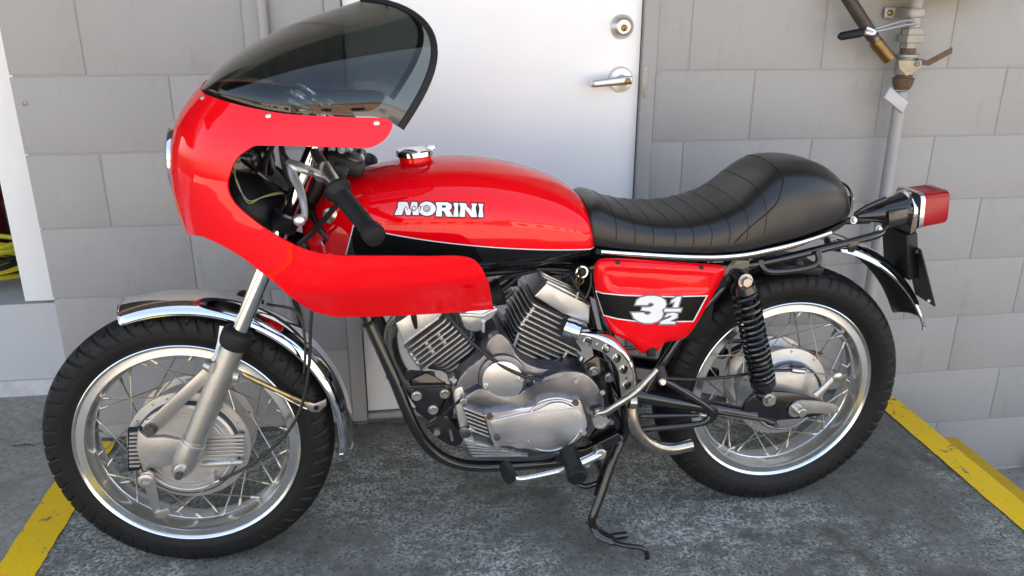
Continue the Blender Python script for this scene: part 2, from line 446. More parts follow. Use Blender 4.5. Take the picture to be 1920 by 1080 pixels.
def jagged(name, x0, x1, y0, y1, top, m_, amp=0.0018, step=0.012):
    """painted stripe laid 4 mm over the concrete, hand-painted uneven edges"""
    ys = np.arange(y0, y1+1e-6, step); vs = []; fs = []
    wl = wr = 0.0
    for i, y in enumerate(ys):
        wl = 0.7*wl+random.gauss(0, amp*0.5); wr = 0.7*wr+random.gauss(0, amp*0.5)
        vs += [(x0+wl, y, gz(y)+top), (x1+wr, y, gz(y)+top)]
        if i: k = 2*i; fs.append([k-2, k-1, k+1, k])
    return tag(obj(name, vs, fs, m_, smooth=0), kind='structure')
slab('yard', -60, 60, -70, 2.3, yard_m, zf=lambda y: -0.345)
apron = slab('concrete_apron', -0.962, 1.595, -1.0, WY+0.09, apron_m, 0.0, -0.35)
slab('pavement', -9, -0.9625, -1.0, 2.60, side_m, 0.0, -0.35)
slab('stair_step', 1.5955, 1.83, -0.9, 2.135, mat('shaded_yellow_paint', (0.74, 0.42, 0.010), 0.6, noise=(9, 0.6, (0.40, 0.24, 0.02), 0.5), bump=(60, 0.4, 0.003)), -0.15, -0.346)  # darker yellow than the lines: the lower step's shade put into its colour
jagged('painted_line', -0.965, -0.866, -0.99, WY+0.004, 0.004, yellow)
jagged('painted_line', 1.511, 1.5945, -0.99, WY-0.06, 0.004, yellow, 0.0014)

# grime caught along the foot of the wall and a crack in the left pavement
grime = mat('grime', (0.055, 0.048, 0.038), 0.9, noise=(60, 0.8, (0.14, 0.13, 0.11), 0.5), bump=(120, 0.6, 0.003))
def seam(name, x0, x1, Y, w0, amp):
    vs = []; fs = []; xs = np.arange(x0, x1, 0.008); wv = 0.0
    for i, x in enumerate(xs):
        wv = 0.8*wv+random.gauss(0, amp); y = Y-max(0.002, w0+wv)
        vs += [(x, y, gz(y)+0.0045), (x, Y, gz(Y)+0.0045+0.006)]
        if i: k = 2*i; fs.append([k-2, k, k+1, k-1])
    return tag(obj(name, vs, fs, grime, smooth=0), kind='structure')
seam('dirt', -0.96, 1.50, WY-0.0075, 0.010, 0.004)
vs = []; fs = []; cxp = [(-1.165, 2.232), (-1.145, 2.226), (-1.125, 2.231), (-1.10, 2.224), (-1.085, 2.229)]
cxp = [(p[0], p[1]) for p in catmull([(a, b, 0) for a, b in cxp], 6)]
for i, (x, y) in enumerate(cxp):
    t_ = 0.0008+0.004*abs(math.sin(i*0.9))*math.sin(PI*i/(len(cxp)-1)); vs += [(x, y-t_, gz(y)+0.004), (x, y+t_, gz(y)+0.004)]
    if i: k = 2*i; fs.append([k-2, k, k+1, k-1])
tag(obj('crack', vs, fs, mat('crack_dark', (0.03, 0.028, 0.024), 0.9), smooth=0), kind='structure')

# ------------------------------------------------------------------ block wall
wall = empty('block_wall', (0.4, WY, 0))
tag(wall, 'grey painted concrete block wall behind the red motorcycle', 'wall')
def child(o, parent):
    o.parent = parent; o.matrix_parent_inverse = Matrix.Translation(-parent.location); return o
def wbox(name, x0, x1, y0, y1, z0, z1, m_, parent=None, bev=0.0):
    o = obj(name, *box(((x0+x1)/2, (y0+y1)/2, (z0+z1)/2), (x1-x0, y1-y0, z1-z0), None, bev), m_, smooth=0 if not bev else 40)
    if parent: child(o, parent)
    return o
JR = 0.0020     # joint recess
# mortar backing (set back behind the block faces) with the door opening left free
DX0, DX1 = -0.174, 0.730
wbox('mortar_bed', -0.960, DX0-0.001, WY+JR, WY+0.20, -0.35, 3.9, mortar, wall)
wbox('mortar_bed', DX1+0.001, 9.0, WY+JR, WY+0.20, -0.50, 3.9, mortar, wall)
wbox('lintel', DX0-0.001, DX1+0.001, WY+0.002, WY+0.20, 2.12, 3.9, wallpaint, wall)
wbox('wall_panel', -9.0, -0.961, WY+0.003, WY+0.20, 2.3, 3.9, wallpaint, wall)
wbox('wall_panel', 3.4, 9.0, WY-0.001, WY+0.19, -0.35, 3.898, wallpaint, wall)
wbox('wall_panel', -0.967, DX0, WY-0.001, WY+0.19, 1.876, 3.898, wallpaint, wall)
wbox('wall_panel', DX1, 3.399, WY-0.001, WY+0.19, 1.876, 3.898, wallpaint, wall)
LINE0 = 1.0678
J = 0.0042
bm_cache = {}
def block(x0, x1, z0, z1, first=False):
    key = (round(x1-x0, 3), round(z1-z0, 3), random.randrange(4))
    if key not in bm_cache:
        w_, h_ = x1-x0, z1-z0
        bm = bmesh.new(); bmesh.ops.create_cube(bm, size=1.0)
        for q in bm.verts: q.co = Vector((q.co.x*w_, q.co.y*0.06, q.co.z*h_))
        ed = [e for e in bm.edges if all(q.co.y < 0 for q in e.verts)]
        for q in bm.verts:
            if q.co.y < 0: q.co += Vector((random.uniform(-.0012, .0012), random.uniform(-.0002, .0002), random.uniform(-.0012, .0012)))
        bmesh.ops.bevel(bm, geom=ed, offset=0.0015, segments=2, affect='EDGES', profile=0.5)
        me = bpy.data.meshes.new('block'); bm.to_mesh(me); bm.free(); me.materials.append(wallpaint)
        for p in me.polygons: p.use_smooth = True
        me.set_sharp_from_angle(angle=R(50))
        bm_cache[key] = me
    o = bpy.data.objects.new('block', bm_cache[key]); C.objects.link(o)
    o.location = ((x0+x1)/2, WY+0.03, (z0+z1)/2)
    child(o, wall)
row = 0
for i in range(-4, 8):            # course i lies under line i
    zt = LINE0-0.2*i; zb = zt-0.2
    odd = (i % 2)
    # left of the door
    xs = [-0.967]+[q for q in (-0.782+0.2*(k) for k in range(-1, 6)) if (round((q+0.782)/0.2) % 2) == (1-odd) and -0.94 < q < DX0-0.03]+[DX0]
    for a, b2 in zip(xs[:-1], xs[1:]):
        if zt > -0.05: block(a+(J/2 if a > -0.96 else 0), b2-J/2, max(zb, -0.1)+J/2, zt-J/2)
    xs = [DX1]+[1.027+0.2*k for k in range(-2, 13) if (k % 2) == odd and DX1+0.05 < 1.027+0.2*k < 3.38]+[3.399]
    for a, b2 in zip(xs[:-1], xs[1:]): block(a+J/2, b2-J/2, zb+J/2, zt-J/2)
for o_ in (wbox('return_wall', -0.966, -0.90, WY+0.0605, WY+0.36, -0.1, 2.3, wallpaint, wall),): pass
# fixing hole in the left wall
p = wp(46, 194, WY-0.001)
child(obj('wall_plug', *lathe([(0.006, 0), (0.0065, 0.001), (0.003, 0.0022), (0.002, -0.002), (0, -0.003)], p, (0, -1, 0), 14), galv), wall)

# ------------------------------------------------------------------ door
door = empty('door', (0.28, WY, 0.02)); tag(door, 'white flush steel door with lever handle and deadbolt behind the motorcycle', 'door')
leaf = wbox('door_leaf', -0.128, 0.686, WY+0.012, WY+0.055, 0.052, 2.05, doorwhite, door, 0.002)
for (a, b2, z0, z1) in ((DX0, -0.1315, 0.018, 2.12), (0.6895, DX1, 0.018, 2.12)):
    wbox('door_frame', a, b2, WY-0.006, WY+0.10, z0, z1, wallpaint, door, 0.002)
wbox('door_frame', -0.131, 0.689, WY-0.005, WY+0.10, 2.056, 2.119, wallpaint, door, 0.002)
wbox('door_stop', -0.1313, 0.6893, WY+0.058, WY+0.10, 0.03, 2.055, black_satin, door)
wbox('threshold', -0.131, 0.689, WY+0.004, WY+0.10, 0.010, 0.045, mat('threshold', (0.42, 0.41, 0.40), 0.6, noise=(20, 0.7, (0.2, 0.19, 0.17), 0.5)), door, 0.004)
# strike plate
wbox('strike_plate', 0.6925, 0.7055, WY-0.0072, WY-0.003, 0.995, 1.085, galv, door, 0.001)
for zc in (0.365, 1.75):
    mb = MB().add(lathe([(0.0075, 0), (0.0075, 0.10)], (-0.1335, WY-0.0005, zc-0.05), (0, 0, 1), 14))
    for q in range(1, 5): mb.add(lathe([(0.0083, 0), (0.0083, 0.0015)], (-0.1335, WY-0.0005, zc-0.05+0.02*q), (0, 0, 1), 14))
    child(mb.build('hinge', galv), door)
DF = WY+0.012
p = wp(1166, 50, DF)
db = child(obj('deadbolt', *lathe([(0.033, 0), (0.033, 0.004), (0.0305, 0.007), (0.022, 0.021), (0.0185, 0.023), (0.0183, 0.021), (0, 0.021)], p, (0, -1, 0), 40), satin_nickel), door)
cy = obj('lock_cylinder', *lathe([(0.0095, 0.02), (0.0095, 0.0235), (0.008, 0.0245), (0, 0.0245)], p+V(0.001, 0, -0.003), (0, -1, 0), 24), brass, None)
cy.parent = db
ks = obj('keyhole', *box(p+V(0.001, -0.0247, -0.006), (0.0022, 0.001, 0.009)), black_satin); ks.parent = db
p = wp(1163, 149, DF)
mb = MB().add(lathe([(0.036, 0), (0.036, 0.003), (0.031, 0.011), (0.015, 0.014), (0.013, 0.045), (0.011, 0.047), (0, 0.047)], p, (0, -1, 0), 40))
hd = child(mb.build('lever_handle', satin_nickel), door)
lv = tube([p+V(0.018, -0.050, 0.002), p+V(0, -0.050, 0.001), p+V(-0.05, -0.050, -0.004), p+V(-0.080, -0.049, -0.007), p+V(-0.091, -0.042, -0.008), p+V(-0.093, -0.020, -0.008)],
          [0.0118, 0.0125, 0.0108, 0.0098, 0.0095, 0.0092], 16, 5, flat=(1.0, 0.5), up=(0, 0, 1))
l_ = obj('lever', *lv, satin_nickel); l_.parent = hd
k_ = obj('lock_cylinder', *lathe([(0.0085, 0), (0.0085, 0.009), (0.007, 0.010), (0, 0.010)], p+V(0.006, -0.050, 0.0), (0, -1, 0), 24), brass); k_.parent = hd

# ------------------------------------------------------------------ conduit left of the door
p = V(-0.328, WY-0.014, 0)
cond = obj('conduit_pipe', *tube([p+V(0, 0, 0.02), p+V(0, 0, 3.0)], 0.0125, 16), pipepaint)
tag(cond, 'slim grey painted conduit pipe running up the wall left of the door', 'pipe')

# ------------------------------------------------------------------ gas pipe with valve
gp = empty('gas_pipe', (1.49, WY-0.06, 0)); tag(gp, 'grey gas pipe with rusty valve and fittings on the wall right of the door', 'pipe')
PY = WY-0.055
def gpp(px, py): return wp(px, py, PY)
def add_g(name, vf, m_): return child(obj(name, *vf, m_), gp)
a = gpp(1690, 172); b2 = gpp(1632, 545)
xg = a[0]
add_g('pipe', tube([V(xg, PY, -0.33), V(xg, PY, a[2])], 0.0175, 18), pipepaint)
def zof(py): return gpp(1690, py)[2]
add_g('coupling', lathe([(0.020, zof(168)), (0.026, zof(160)), (0.030, zof(146)), (0.024, zof(145)), (0.022, zof(140))], (xg, PY, 0), (0, 0, 1), 10), rust)
add_g('valve', lathe([(0.022, zof(141)), (0.027, zof(139)), (0.028, zof(108)), (0.034, zof(107)), (0.034, zof(102)), (0.022, zof(101))], (xg, PY, 0), (0, 0, 1), 20), galv)
add_g('nipple', lathe([(0.021, zof(101)), (0.021, zof(88))], (xg, PY, 0), (0, 0, 1), 18), rust)
add_g('union_nut', lathe([(0.026, zof(90)), (0.026, zof(80)), (0.036, zof(79)), (0.037, zof(66)), (0.030, zof(65)), (0.029, zof(53)), (0.024, zof(52))], (xg+0.002, PY, 0), (0, 0, 1), 8), galv)
add_g('riser', MB().add(tube([V(xg+0.003, PY, zof(52)), V(xg+0.003, PY, 1.9)], 0.0185, 18)).v and tube([V(xg+0.003, PY, zof(52)), V(xg+0.003, PY, 1.9)], 0.0185, 18), pipepaint)
add_g('bracket', box((xg-0.006, WY-0.012, zof(24)), (0.115, 0.006, 0.030), None, 0.001), galv)
add_g('clip', tube([V(xg-0.03, WY-0.012, zof(24)), V(xg-0.022, PY-0.012, zof(24)), V(xg+0.003, PY-0.021, zof(24)), V(xg+0.027, PY-0.012, zof(24)), V(xg+0.034, WY-0.012, zof(24))], 0.013, 10, 4, flat=(1, 0.15), up=(0, 0, 1)), galv)
for dx in (-0.047, 0.040): add_g('bolt', lathe([(0.008, 0), (0.008, 0.004), (0.0045, 0.006), (0, 0.006)], (xg+dx, WY-0.015, zof(24)), (0, -1, 0), 12), brass)
# quarter-turn lever and lock plate
pl = [gpp(1670, 112), gpp(1712, 112), gpp(1712, 124), gpp(1684, 141), gpp(1671, 126)]
add_g('lock_plate', prism([(q[0], q[2]) for q in pl], PY-0.040, PY-0.034, 0.001), mat('cream_paint', (0.45, 0.38, 0.26), 0.5, noise=(50, 0.5, (0.3, 0.22, 0.12))))
pv = gpp(1704, 117)
add_g('pivot_bolt', lathe([(0.009, 0), (0.009, 0.008), (0.005, 0.009), (0.004, 0.014), (0, 0.014)], (pv[0], PY-0.040, pv[2]), (0, -1, 0), 6), galv)
lp = [(1706, 108), (1726, 112), (1772, 88), (1771, 99), (1728, 122), (1706, 120)]
add_g('valve_lever', prism([(gpp(*q)[0], gpp(*q)[2]) for q in lp], PY-0.033, PY-0.029), rust)
tg = [(1660, 162), (1694, 190), (1683, 210), (1648, 182)]
add_g('tag', prism([(gpp(*q)[0], gpp(*q)[2]) for q in tg], PY-0.026, PY-0.018, 0.003), mat('grey_plastic_tag', (0.45, 0.45, 0.47), 0.35))
# meter housing whose underside just enters the top of the picture
gm = obj('gas_meter', *box((1.50, WY-0.09, 1.395), (0.34, 0.15, 0.25), None, 0.02), pipepaint); tag(gm, 'grey gas meter box above the gas pipe at the top edge', 'meter')

# ------------------------------------------------------------------ dark hose with brass ferrule leaning into the valve
hs = empty('air_hose', (1.43, WY-0.07, 1.1)); tag(hs, 'dark hose with brass ferrule running diagonally down to the gas valve', 'hose')
h0, h1, h2 = wp(1570, -35, PY-0.008), wp(1637, 70, PY-0.008), wp(1668, 112, PY-0.006)
child(obj('hose', *tube([h0, h1], 0.0175, 16), mat('dark_brown_hose', (0.035, 0.027, 0.022), 0.5, noise=(30, 0.6, (0.07, 0.05, 0.035)))), hs)
hb = wp(1641, 76, PY-0.008)
child(obj('collar', *tube([h1, hb], 0.0155, 14), steel_dark), hs)
child(obj('ferrule', *tube([hb, wp(1643, 80, PY-0.008), wp(1667, 110, PY-0.006)], [0.0165, 0.0185, 0.0175], 16), brass), hs)
ch = empty('clamp_handle', (1.40, WY-0.1, 1.15)); tag(ch, 'black gripped wire clamp hooked round the hose and gas pipe', 'clamp')
g0, g1 = wp(1572, 69, PY-0.03), wp(1617, 61, PY-0.03)
child(obj('grip', *tube([g0, g0+(g1-g0)*0.12, g0+(g1-g0)*0.9, g1], [0.006, 0.0115, 0.012, 0.011], 14), rubber), ch)
child(obj('ring', *tube([wp(1624, 52, PY-0.028), wp(1638, 58, PY-0.031), wp(1636, 64, PY-0.031), wp(1622, 61, PY-0.03), ], 0.006, 10, 4), chrome), ch)
for (q0, q1) in (((1640, 55), (1690, 40)), ((1640, 60), (1698, 47))):
    child(obj('wire', *tube([wp(*q0, PY-0.03), wp(*q1, PY-0.022), wp(q1[0]+22, q1[1]-2, PY-0.022)], 0.0032, 8), zinc), ch)

# ------------------------------------------------------------------ recessed workshop opening on the left
RY = 2.56
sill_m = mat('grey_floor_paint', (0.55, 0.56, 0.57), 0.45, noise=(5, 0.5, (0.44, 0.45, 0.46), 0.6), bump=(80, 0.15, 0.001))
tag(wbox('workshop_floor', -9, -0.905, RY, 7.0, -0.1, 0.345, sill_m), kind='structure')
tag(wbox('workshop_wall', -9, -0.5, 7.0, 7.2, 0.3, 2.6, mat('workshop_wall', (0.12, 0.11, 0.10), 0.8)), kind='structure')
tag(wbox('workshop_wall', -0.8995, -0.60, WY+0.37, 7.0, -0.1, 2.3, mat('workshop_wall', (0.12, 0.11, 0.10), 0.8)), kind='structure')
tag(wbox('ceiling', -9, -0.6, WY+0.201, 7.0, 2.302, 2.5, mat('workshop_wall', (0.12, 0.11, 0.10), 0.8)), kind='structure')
x_l = wp(48, 576, RY)[0]; 
dp = wbox('door_post', x_l, -1.02, RY+0.004, RY+0.05, 0.352, 2.29, doorwhite, None, 0.003)
tag(dp, 'white painted door post at the left edge of the grey block wall', 'post')
kb = wbox('skirting', -3, -0.9, RY-0.012, RY-0.001, 0.0, 0.085, mat('pale_skirting', (0.66, 0.66, 0.66), 0.5, noise=(14, 0.5, (0.3, 0.3, 0.3))), None, 0.002)
tag(kb, kind='structure')
hose_y = mat('yellow_hose', (0.55, 0.50, 0.03), 0.4); hose_k = mat('black_hose', (0.02, 0.02, 0.02), 0.4)
cx, cyy = -1.52, 2.80
for nm, lab, mm, off, nl in (('garden_hose', 'yellow hose coiled on the workshop floor at the left edge', hose_y, 0.0, 6), ('garden_hose', 'black hose coiled between the yellow loops at the left edge', hose_k, 0.4, 4)):
    pts = []
    for i in range(nl*24+1):
        t = i/24*2*PI; r_ = 0.25+0.012*math.sin(i*0.9+off*7)+0.008*math.sin(i*.37)
        pts.append((cx+r_*math.cos(t)*1.05, cyy+0.06*math.sin(t*0.21+off)+r_*0.62*math.sin(t), 0.362+0.021*i/24*(1.0)+0.007*math.sin(t*1.7+off*4)+off*0.02))
    tag(obj(nm, *tube(pts, 0.0095, 8), mm), lab, 'hose')
tb = empty('tool_chest', (-1.75, 3.15, 0.345)); tag(tb, 'red metal tool chest standing inside the workshop opening', 'tool chest')
rp = mat('tool_red', (0.30, 0.012, 0.014), 0.35)
child(obj('chest_body', *box((-1.75, 3.2, 0.50), (0.5, 0.3, 0.30), None, 0.006), rp), tb)
for z_ in (0.42, 0.53): child(obj('drawer', *box((-1.75, 3.045, z_), (0.46, 0.012, 0.085), None, 0.003), rp), tb)
cbx = obj('cardboard_box', *box((-1.80, 3.2, 0.78), (0.42, 0.25, 0.16), None, 0.004), mat('cardboard', (0.24, 0.12, 0.055), 0.8)); tag(cbx, 'brown cardboard box inside the workshop above the red tool chest', 'box')
pot = obj('paint_tin', *lathe([(0, 0), (0.11, 0), (0.11, 0.02), (0.105, 0.025), (0.105, 0.2), (0.11, 0.205), (0.1, 0.21), (0, 0.205)], (-1.50, 3.3, 0.346), (0, 0, 1), 24), steel_dark); tag(pot, 'dark paint tin behind the hoses in the workshop opening', 'tin')

# downpipe shoe at far right edge
ds = obj('drain_pipe', *tube([V(2.235, WY-0.03, -0.345), V(2.235, WY-0.03, -0.29), V(2.26, WY-0.03, -0.255), V(2.33, WY-0.03, -0.25)], 0.016, 12, 3), black_satin)
tag(ds, 'short black pipe at the foot of the wall on the right edge', 'pipe')

# ------------------------------------------------------------------ corrugated awning over the door
vs = []; fs = []
NX = 400
for j, (y, z) in enumerate(((WY+0.0, 2.78), (1.15, 2.52))):
    for i in range(NX+1): vs.append((-4+12*i/NX, y, z+0.012*math.sin(i*2*PI/6)))
for i in range(NX): fs.append([i, i+1, NX+2+i, NX+1+i])
W_, F_, M_ = shell(vs, fs, 0.003, lambda v, n: n[2] > 0)
aw = obj('awning', W_, F_, mat('dull_awning', (0.16, 0.155, 0.15), 0.6, 0.2)); tag(aw, 'corrugated metal awning above the door, out of view', 'awning')

# ------------------------------------------------------------------ what stands across the yard (seen only as reflections)
def building(x0, x1, y1, h, col, lab):
    e = empty('building', ((x0+x1)/2, y1, -0.34)); tag(e, lab, 'building')
    m_ = mat('render_%d' % int(x0), col, 0.8, noise=(1.2, 0.4, tuple(0.8*q for q in col)))
    wbox('wall', x0, x1, y1-8, y1, -0.34, h, m_, e); wbox('roof', x0-0.2, x1+0.2, y1-8.2, y1+0.3, h+0.002, h+0.25, steel_dark, e)
    n_ = int((x1-x0)/2.6)
    for i in range(n_):
        xc = x0+(i+0.5)*(x1-x0)/n_
        wbox('window', xc-0.7, xc+0.7, y1+0.001, y1+0.05, 0.9, 2.1, mat('window_glass', (0.02, 0.025, 0.03), 0.08), e)
building(-26, -9, -24, 4.2, (0.42, 0.38, 0.33), 'low cream workshop across the yard, out of view')
building(-6, 8, -27, 5.0, (0.30, 0.20, 0.16), 'brick warehouse across the yard, out of view')
building(12, 30, -25, 3.8, (0.45, 0.45, 0.46), 'pale grey shed across the yard, out of view')
# ================================================================== THE MOTORCYCLE
bike = empty('motorcycle')
mm_ = Matrix.Identity(4)
for i in range(3):
    mm_[i][0] = EX[i]; mm_[i][1] = EY[i]; mm_[i][2] = EZ[i]; mm_[i][3] = OO[i]
bike.matrix_world = mm_
tag(bike, 'red cafe racer motorcycle with half fairing and black hump seat parked before the wall', 'motorcycle')
def part(name, vf, m_, parent=None, smooth=38):
    if isinstance(vf, MB): return vf.build(name, m_, parent or bike, smooth)
    return obj(name, vf[0], vf[1], m_, parent or bike, getattr(vf, 'sm', smooth))
def A(px, py, y): return at(px, py, y)
def pxt(pts, r, m_, name, parent=None, k=6, n=10, **kw):
    """tube through photo points given as (px,py,y)"""
    return part(name, tube([at(*p) for p in pts], r, n, k, **kw), m_, parent)

# ------------------------------------------------------------------ wheels
FC = V(-0.7143, 0.0, 0.3133); RC = V(0.70, 0.0, 0.3231)
fx = nrm(V(0.99827, -0.05871, 0.00088)); fy = nrm(V(0.05871, 0.99783, -0.02982)); fzv = np.cross(fx, fy)
def TF(p): p = np.array(p, float); return FC+fx*p[0]+fy*p[1]+fzv*p[2]
def TR(p): return RC+np.array(p, float)
def xform(vf, T): return [T(v) for v in vf[0]], vf[1]

def tyre(prof, N, kind, T, parent, Rt):
    # prof: near half (r,y>=0) from crown to bead ; densify
    P = catmull([(r, y, 0) for r, y in prof], 5)
    P = [(p[0], p[1]) for p in P]
    full = [(r, -y) for r, y in P[::-1]]+P[1:]
    s = [0.0]
    for a, b in zip(full[:-1], full[1:]): s.append(s[-1]+math.hypot(b[0]-a[0], b[1]-a[1]))
    mid = s[len(P)-1]; half = mid
    NT = 1000
    ring = len(full); vs = []; fs = []
    for i in range(NT):
        th = 2*PI*i/NT; a = (th*N/(2*PI)) % 1.0
        ct, st = math.cos(th), math.sin(th)
        for j, (r, y) in enumerate(full):
            v = (s[j]-mid)/half           # -1..1, 0 crown
            av = abs(v); dep = 0.0
            sh = (a+(0.5 if v < 0 else 0.0)) % 1.0
            if kind == 'rear':
                if 0.30 < av < 0.62:
                    c0 = 0.28+0.10*(0.62-av); c1 = 0.72-0.10*(0.62-av)
                    d = min(abs(sh-c0), abs(sh-c1)); dep = max(dep, 1-(d/0.055)**2)
                if 0.27 < av < 0.335 and 0.28 < sh < 0.72: dep = max(dep, 1-((av-0.30)/0.03)**2)
                if av < 0.24:
                    d = abs(((sh+v*2.2) % 1.0)-0.5); dep = max(dep, 1-(d/0.06)**2)
                if abs(av-0.14) < 0.02: dep = max(dep, 1-((av-0.14)/0.02)**2)
            else:
                if 0.12 < av < 0.66:
                    d = abs(((sh+av*1.15) % 1.0)-0.5); dep = max(dep, 1-(d/0.085)**2)
                    s2 = (sh*0.5+(0.5 if (int(th*N/(2*PI)) % 2) else 0)) % 1.0
                    d = abs(((s2-av*0.9+0.6) % 1.0)-0.5)
                    if 0.22 < av < 0.5: dep = max(dep, 1-(d/0.05)**2)
                if av < 0.04: dep = max(dep, 1-(av/0.04)**2)
            dep = max(0.0, dep)**0.5*0.0045
            if abs(av-0.70) < 0.012: dep = max(dep, 0.0010)
            rr = r-dep*(0.75 if av > 0.4 else 1.0); yy = y-math.copysign(dep*0.6, y) if av > 0.4 else y
            vs.append(T((rr*ct, yy, rr*st)))
    for i in range(NT):
        i2 = (i+1) % NT
        for j in range(ring-1): fs.append([i*ring+j, i2*ring+j, i2*ring+j+1, i*ring+j+1])
    return obj('tyre', vs, fs, tyre_m, parent, 60)
rim_half = [(0.2425, 0.0415), (0.2420, 0.0440), (0.2402, 0.0450), (0.2380, 0.0438), (0.2350, 0.0395), (0.2335, 0.0392), (0.2205, 0.0432), (0.2180, 0.0430), (0.2160, 0.0400), (0.2145, 0.0340), (0.2120, 0.0200), (0.2095, 0.0130), (0.2065, 0.0100)]
rim_prof = [(r, -y) for r, y in rim_half]+[(r, y) for r, y in rim_half[::-1]]+[(0.236, 0.036), (0.215, 0.014), (0.215, -0.014), (0.236, -0.036)]
def wheel(T, rear):
    rim = part('wheel', xform(lathe(rim_prof, (0, 0, 0), (0, 1, 0), 160, closed=True), T), alu_rim, smooth=30)
    if rear:
        tyre([(0.3231, 0), (0.3205, 0.022), (0.3135, 0.040), (0.302, 0.0515), (0.284, 0.0565), (0.264, 0.0535), (0.248, 0.0455), (0.238, 0.0400)], 30, 'rear', T, rim, .323)
    else:
        tyre([(0.3133, 0), (0.3112, 0.017), (0.3050, 0.032), (0.2950, 0.0425), (0.2800, 0.0475), (0.2620, 0.0470), (0.2480, 0.0430), (0.2385, 0.0395)], 52, 'front', T, rim, .313)
    rh = (0.110 if rear else 0.1215)
    yn, yf = (-0.036, 0.040) if rear else (-0.034, 0.048)
    for side, yh in ((-1, yn), (1, yf)):
        for k in range(18):
            al = 2*PI*(k+0.25+(0.5 if side > 0 else 0))/18
            sg = 1 if k % 2 else -1
            be = al+sg*R(43 if not rear else 47)
            off = 0.0035*(1 if k % 2 else -1)
            h = V(rh*math.cos(al), yh+off*side, rh*math.sin(al))
            q = V(0.2085*math.cos(be), side*0.007, 0.2085*math.sin(be))
            d = nrm(q-h)
            mb = MB().add(xform(tube([h, q], 0.0017, 6), T)).add(xform(tube([q-d*0.019, q-d*0.003, q+d*0.001], [0.0032, 0.0036, 0.0060], 8), T))
            mb.add(xform(lathe([(0, 0), (0.0034, 0), (0.003, 0.0025), (0, 0.003)], h, (0, -1 if off*side < 0 else 1, 0), 8), T))
            part('spoke', mb, spoke_m if not rear else spoke_m, rim)
    if rear:
        part('hub', xform(lathe([(0.020, -0.080), (0.050, -0.078), (0.083, -0.070), (0.090, -0.064), (0.092, -0.050), (0.097, -0.047), (0.104, -0.044), (0.119, -0.040), (0.120, -0.033), (0.106, -0.031), (0.098, -0.022), (0.096, 0.028), (0.106, 0.036), (0.118, 0.039), (0.118, 0.045), (0.06, 0.047), (0.02, 0.055)], (0, 0, 0), (0, 1, 0), 96), T), alu_hub, rim, 28)
        part('brake_ring', xform(lathe([(0.086, -0.0695), (0.089, -0.0715), (0.092, -0.0695), (0.0925, -0.060), (0.0865, -0.060)], (0, 0, 0), (0, 1, 0), 80, closed=True), T), alu_dark, rim)
        teeth = []
        for i in range(126):
            t = 2*PI*i/126; r_ = 0.105 if i % 3 else 0.098
            teeth.append((r_*math.cos(t), r_*math.sin(t)))
        part('sprocket', xform(prism(teeth, 0.062, 0.068), T), steel_dark, rim)
    else:
        part('hub', xform(lathe([(0.018, -0.060), (0.1030, -0.060), (0.1085, -0.0570), (0.1100, -0.0520), (0.1105, -0.0430), (0.1130, -0.0405), (0.1300, -0.0385), (0.1318, -0.0350), (0.1300, -0.0315), (0.1160, -0.0290), (0.1080, -0.022), (0.1060, 0.032), (0.1150, 0.043), (0.1305, 0.046), (0.1315, 0.050), (0.1290, 0.054), (0.07, 0.058), (0.02, 0.06)], (0, 0, 0), (0, 1, 0), 110), T), alu_hub, rim, 26)
        part('shadow_gap', xform(lathe([(0.1092, -0.0575), (0.1118, -0.0560), (0.1126, -0.0425), (0.1100, -0.0420)], (0, 0, 0), (0, 1, 0), 96, closed=True), T), gap_dark, rim)  # dark ring drawn in for the shade between plate and hub
        for rr in (0.079, 0.0875):
            part('casting_rib', xform(lathe([(rr, -0.0598), (rr+0.0012, -0.0612), (rr+0.0032, -0.0612), (rr+0.0044, -0.0598)], (0, 0, 0), (0, 1, 0), 96, closed=True), T), alu_hub, rim)
    # rivets on the near flange
    for k in range(10):
        t = 2*PI*(k+0.35)/10; r_ = (0.1125 if rear else 0.1235)
        part('rivet', xform(lathe([(0.0042, 0), (0.0036, 0.002), (0, 0.0026)], (r_*math.cos(t), -0.0405 if rear else -0.0390, r_*math.sin(t)), (0, -1, 0), 10), T), zinc, rim)
    return rim
fw_ = wheel(TF, False); tag(fw_, 'front wheel with finned drum brake and chrome spokes')
rw_ = wheel(TR, True); tag(rw_, 'rear wheel with plain drum brake and block tread tyre')

# ------------------------------------------------------------------ front fork
LY = -0.098
fork = part('fork', tube([at(351, 858, LY), at(380, 789, LY), at(441, 640, LY)], [0.0225, 0.0245, 0.0245], 24), alu_fork); tag(fork, 'near fork leg')
def forkbits(sgn, parent):
    def F(px, py, y=LY):
        p = at(px, py, LY); return p*V(1, 1, 1) if sgn < 0 else V(p[0], -p[1], p[2])
    axd = nrm(F(441, 640)-F(351, 858))
    sub = [('stanchion', tube([F(444, 634), F(444, 634)+axd*0.50], 0.0172, 22), chrome),
           ('dust_seal', tube([F(437, 650), F(439, 645), F(444, 633), F(448, 622), F(451, 616)], [0.0262, 0.0310, 0.0325, 0.0310, 0.0200], 20, 3), rubber),
           ('axle_lug', tube([F(341, 880), F(345, 870), F(354, 850), F(366, 822)], [0.0215, 0.0250, 0.0265, 0.0250], 20, 3), alu_fork),
           ('clamp_ring', tube([F(361.5, 832), F(363.5, 827)], 0.0265, 20), alu_pol)]
    for n_, vf, m_ in sub: part(n_, vf, m_, parent)
    ax = F(343, 871)
    nut = hexbolt(ax+V(0, -0.022*(-sgn) if sgn > 0 else -0.022, 0), 0.0135, 0.016, (0, sgn, 0)); part('axle_nut', nut, zinc, parent)
    part('axle_end', lathe([(0.008, 0), (0.008, 0.026), (0.0065, 0.028), (0, 0.028)], ax+V(0, 0.022*sgn, 0), (0, sgn, 0), 16), steel_dark, parent)
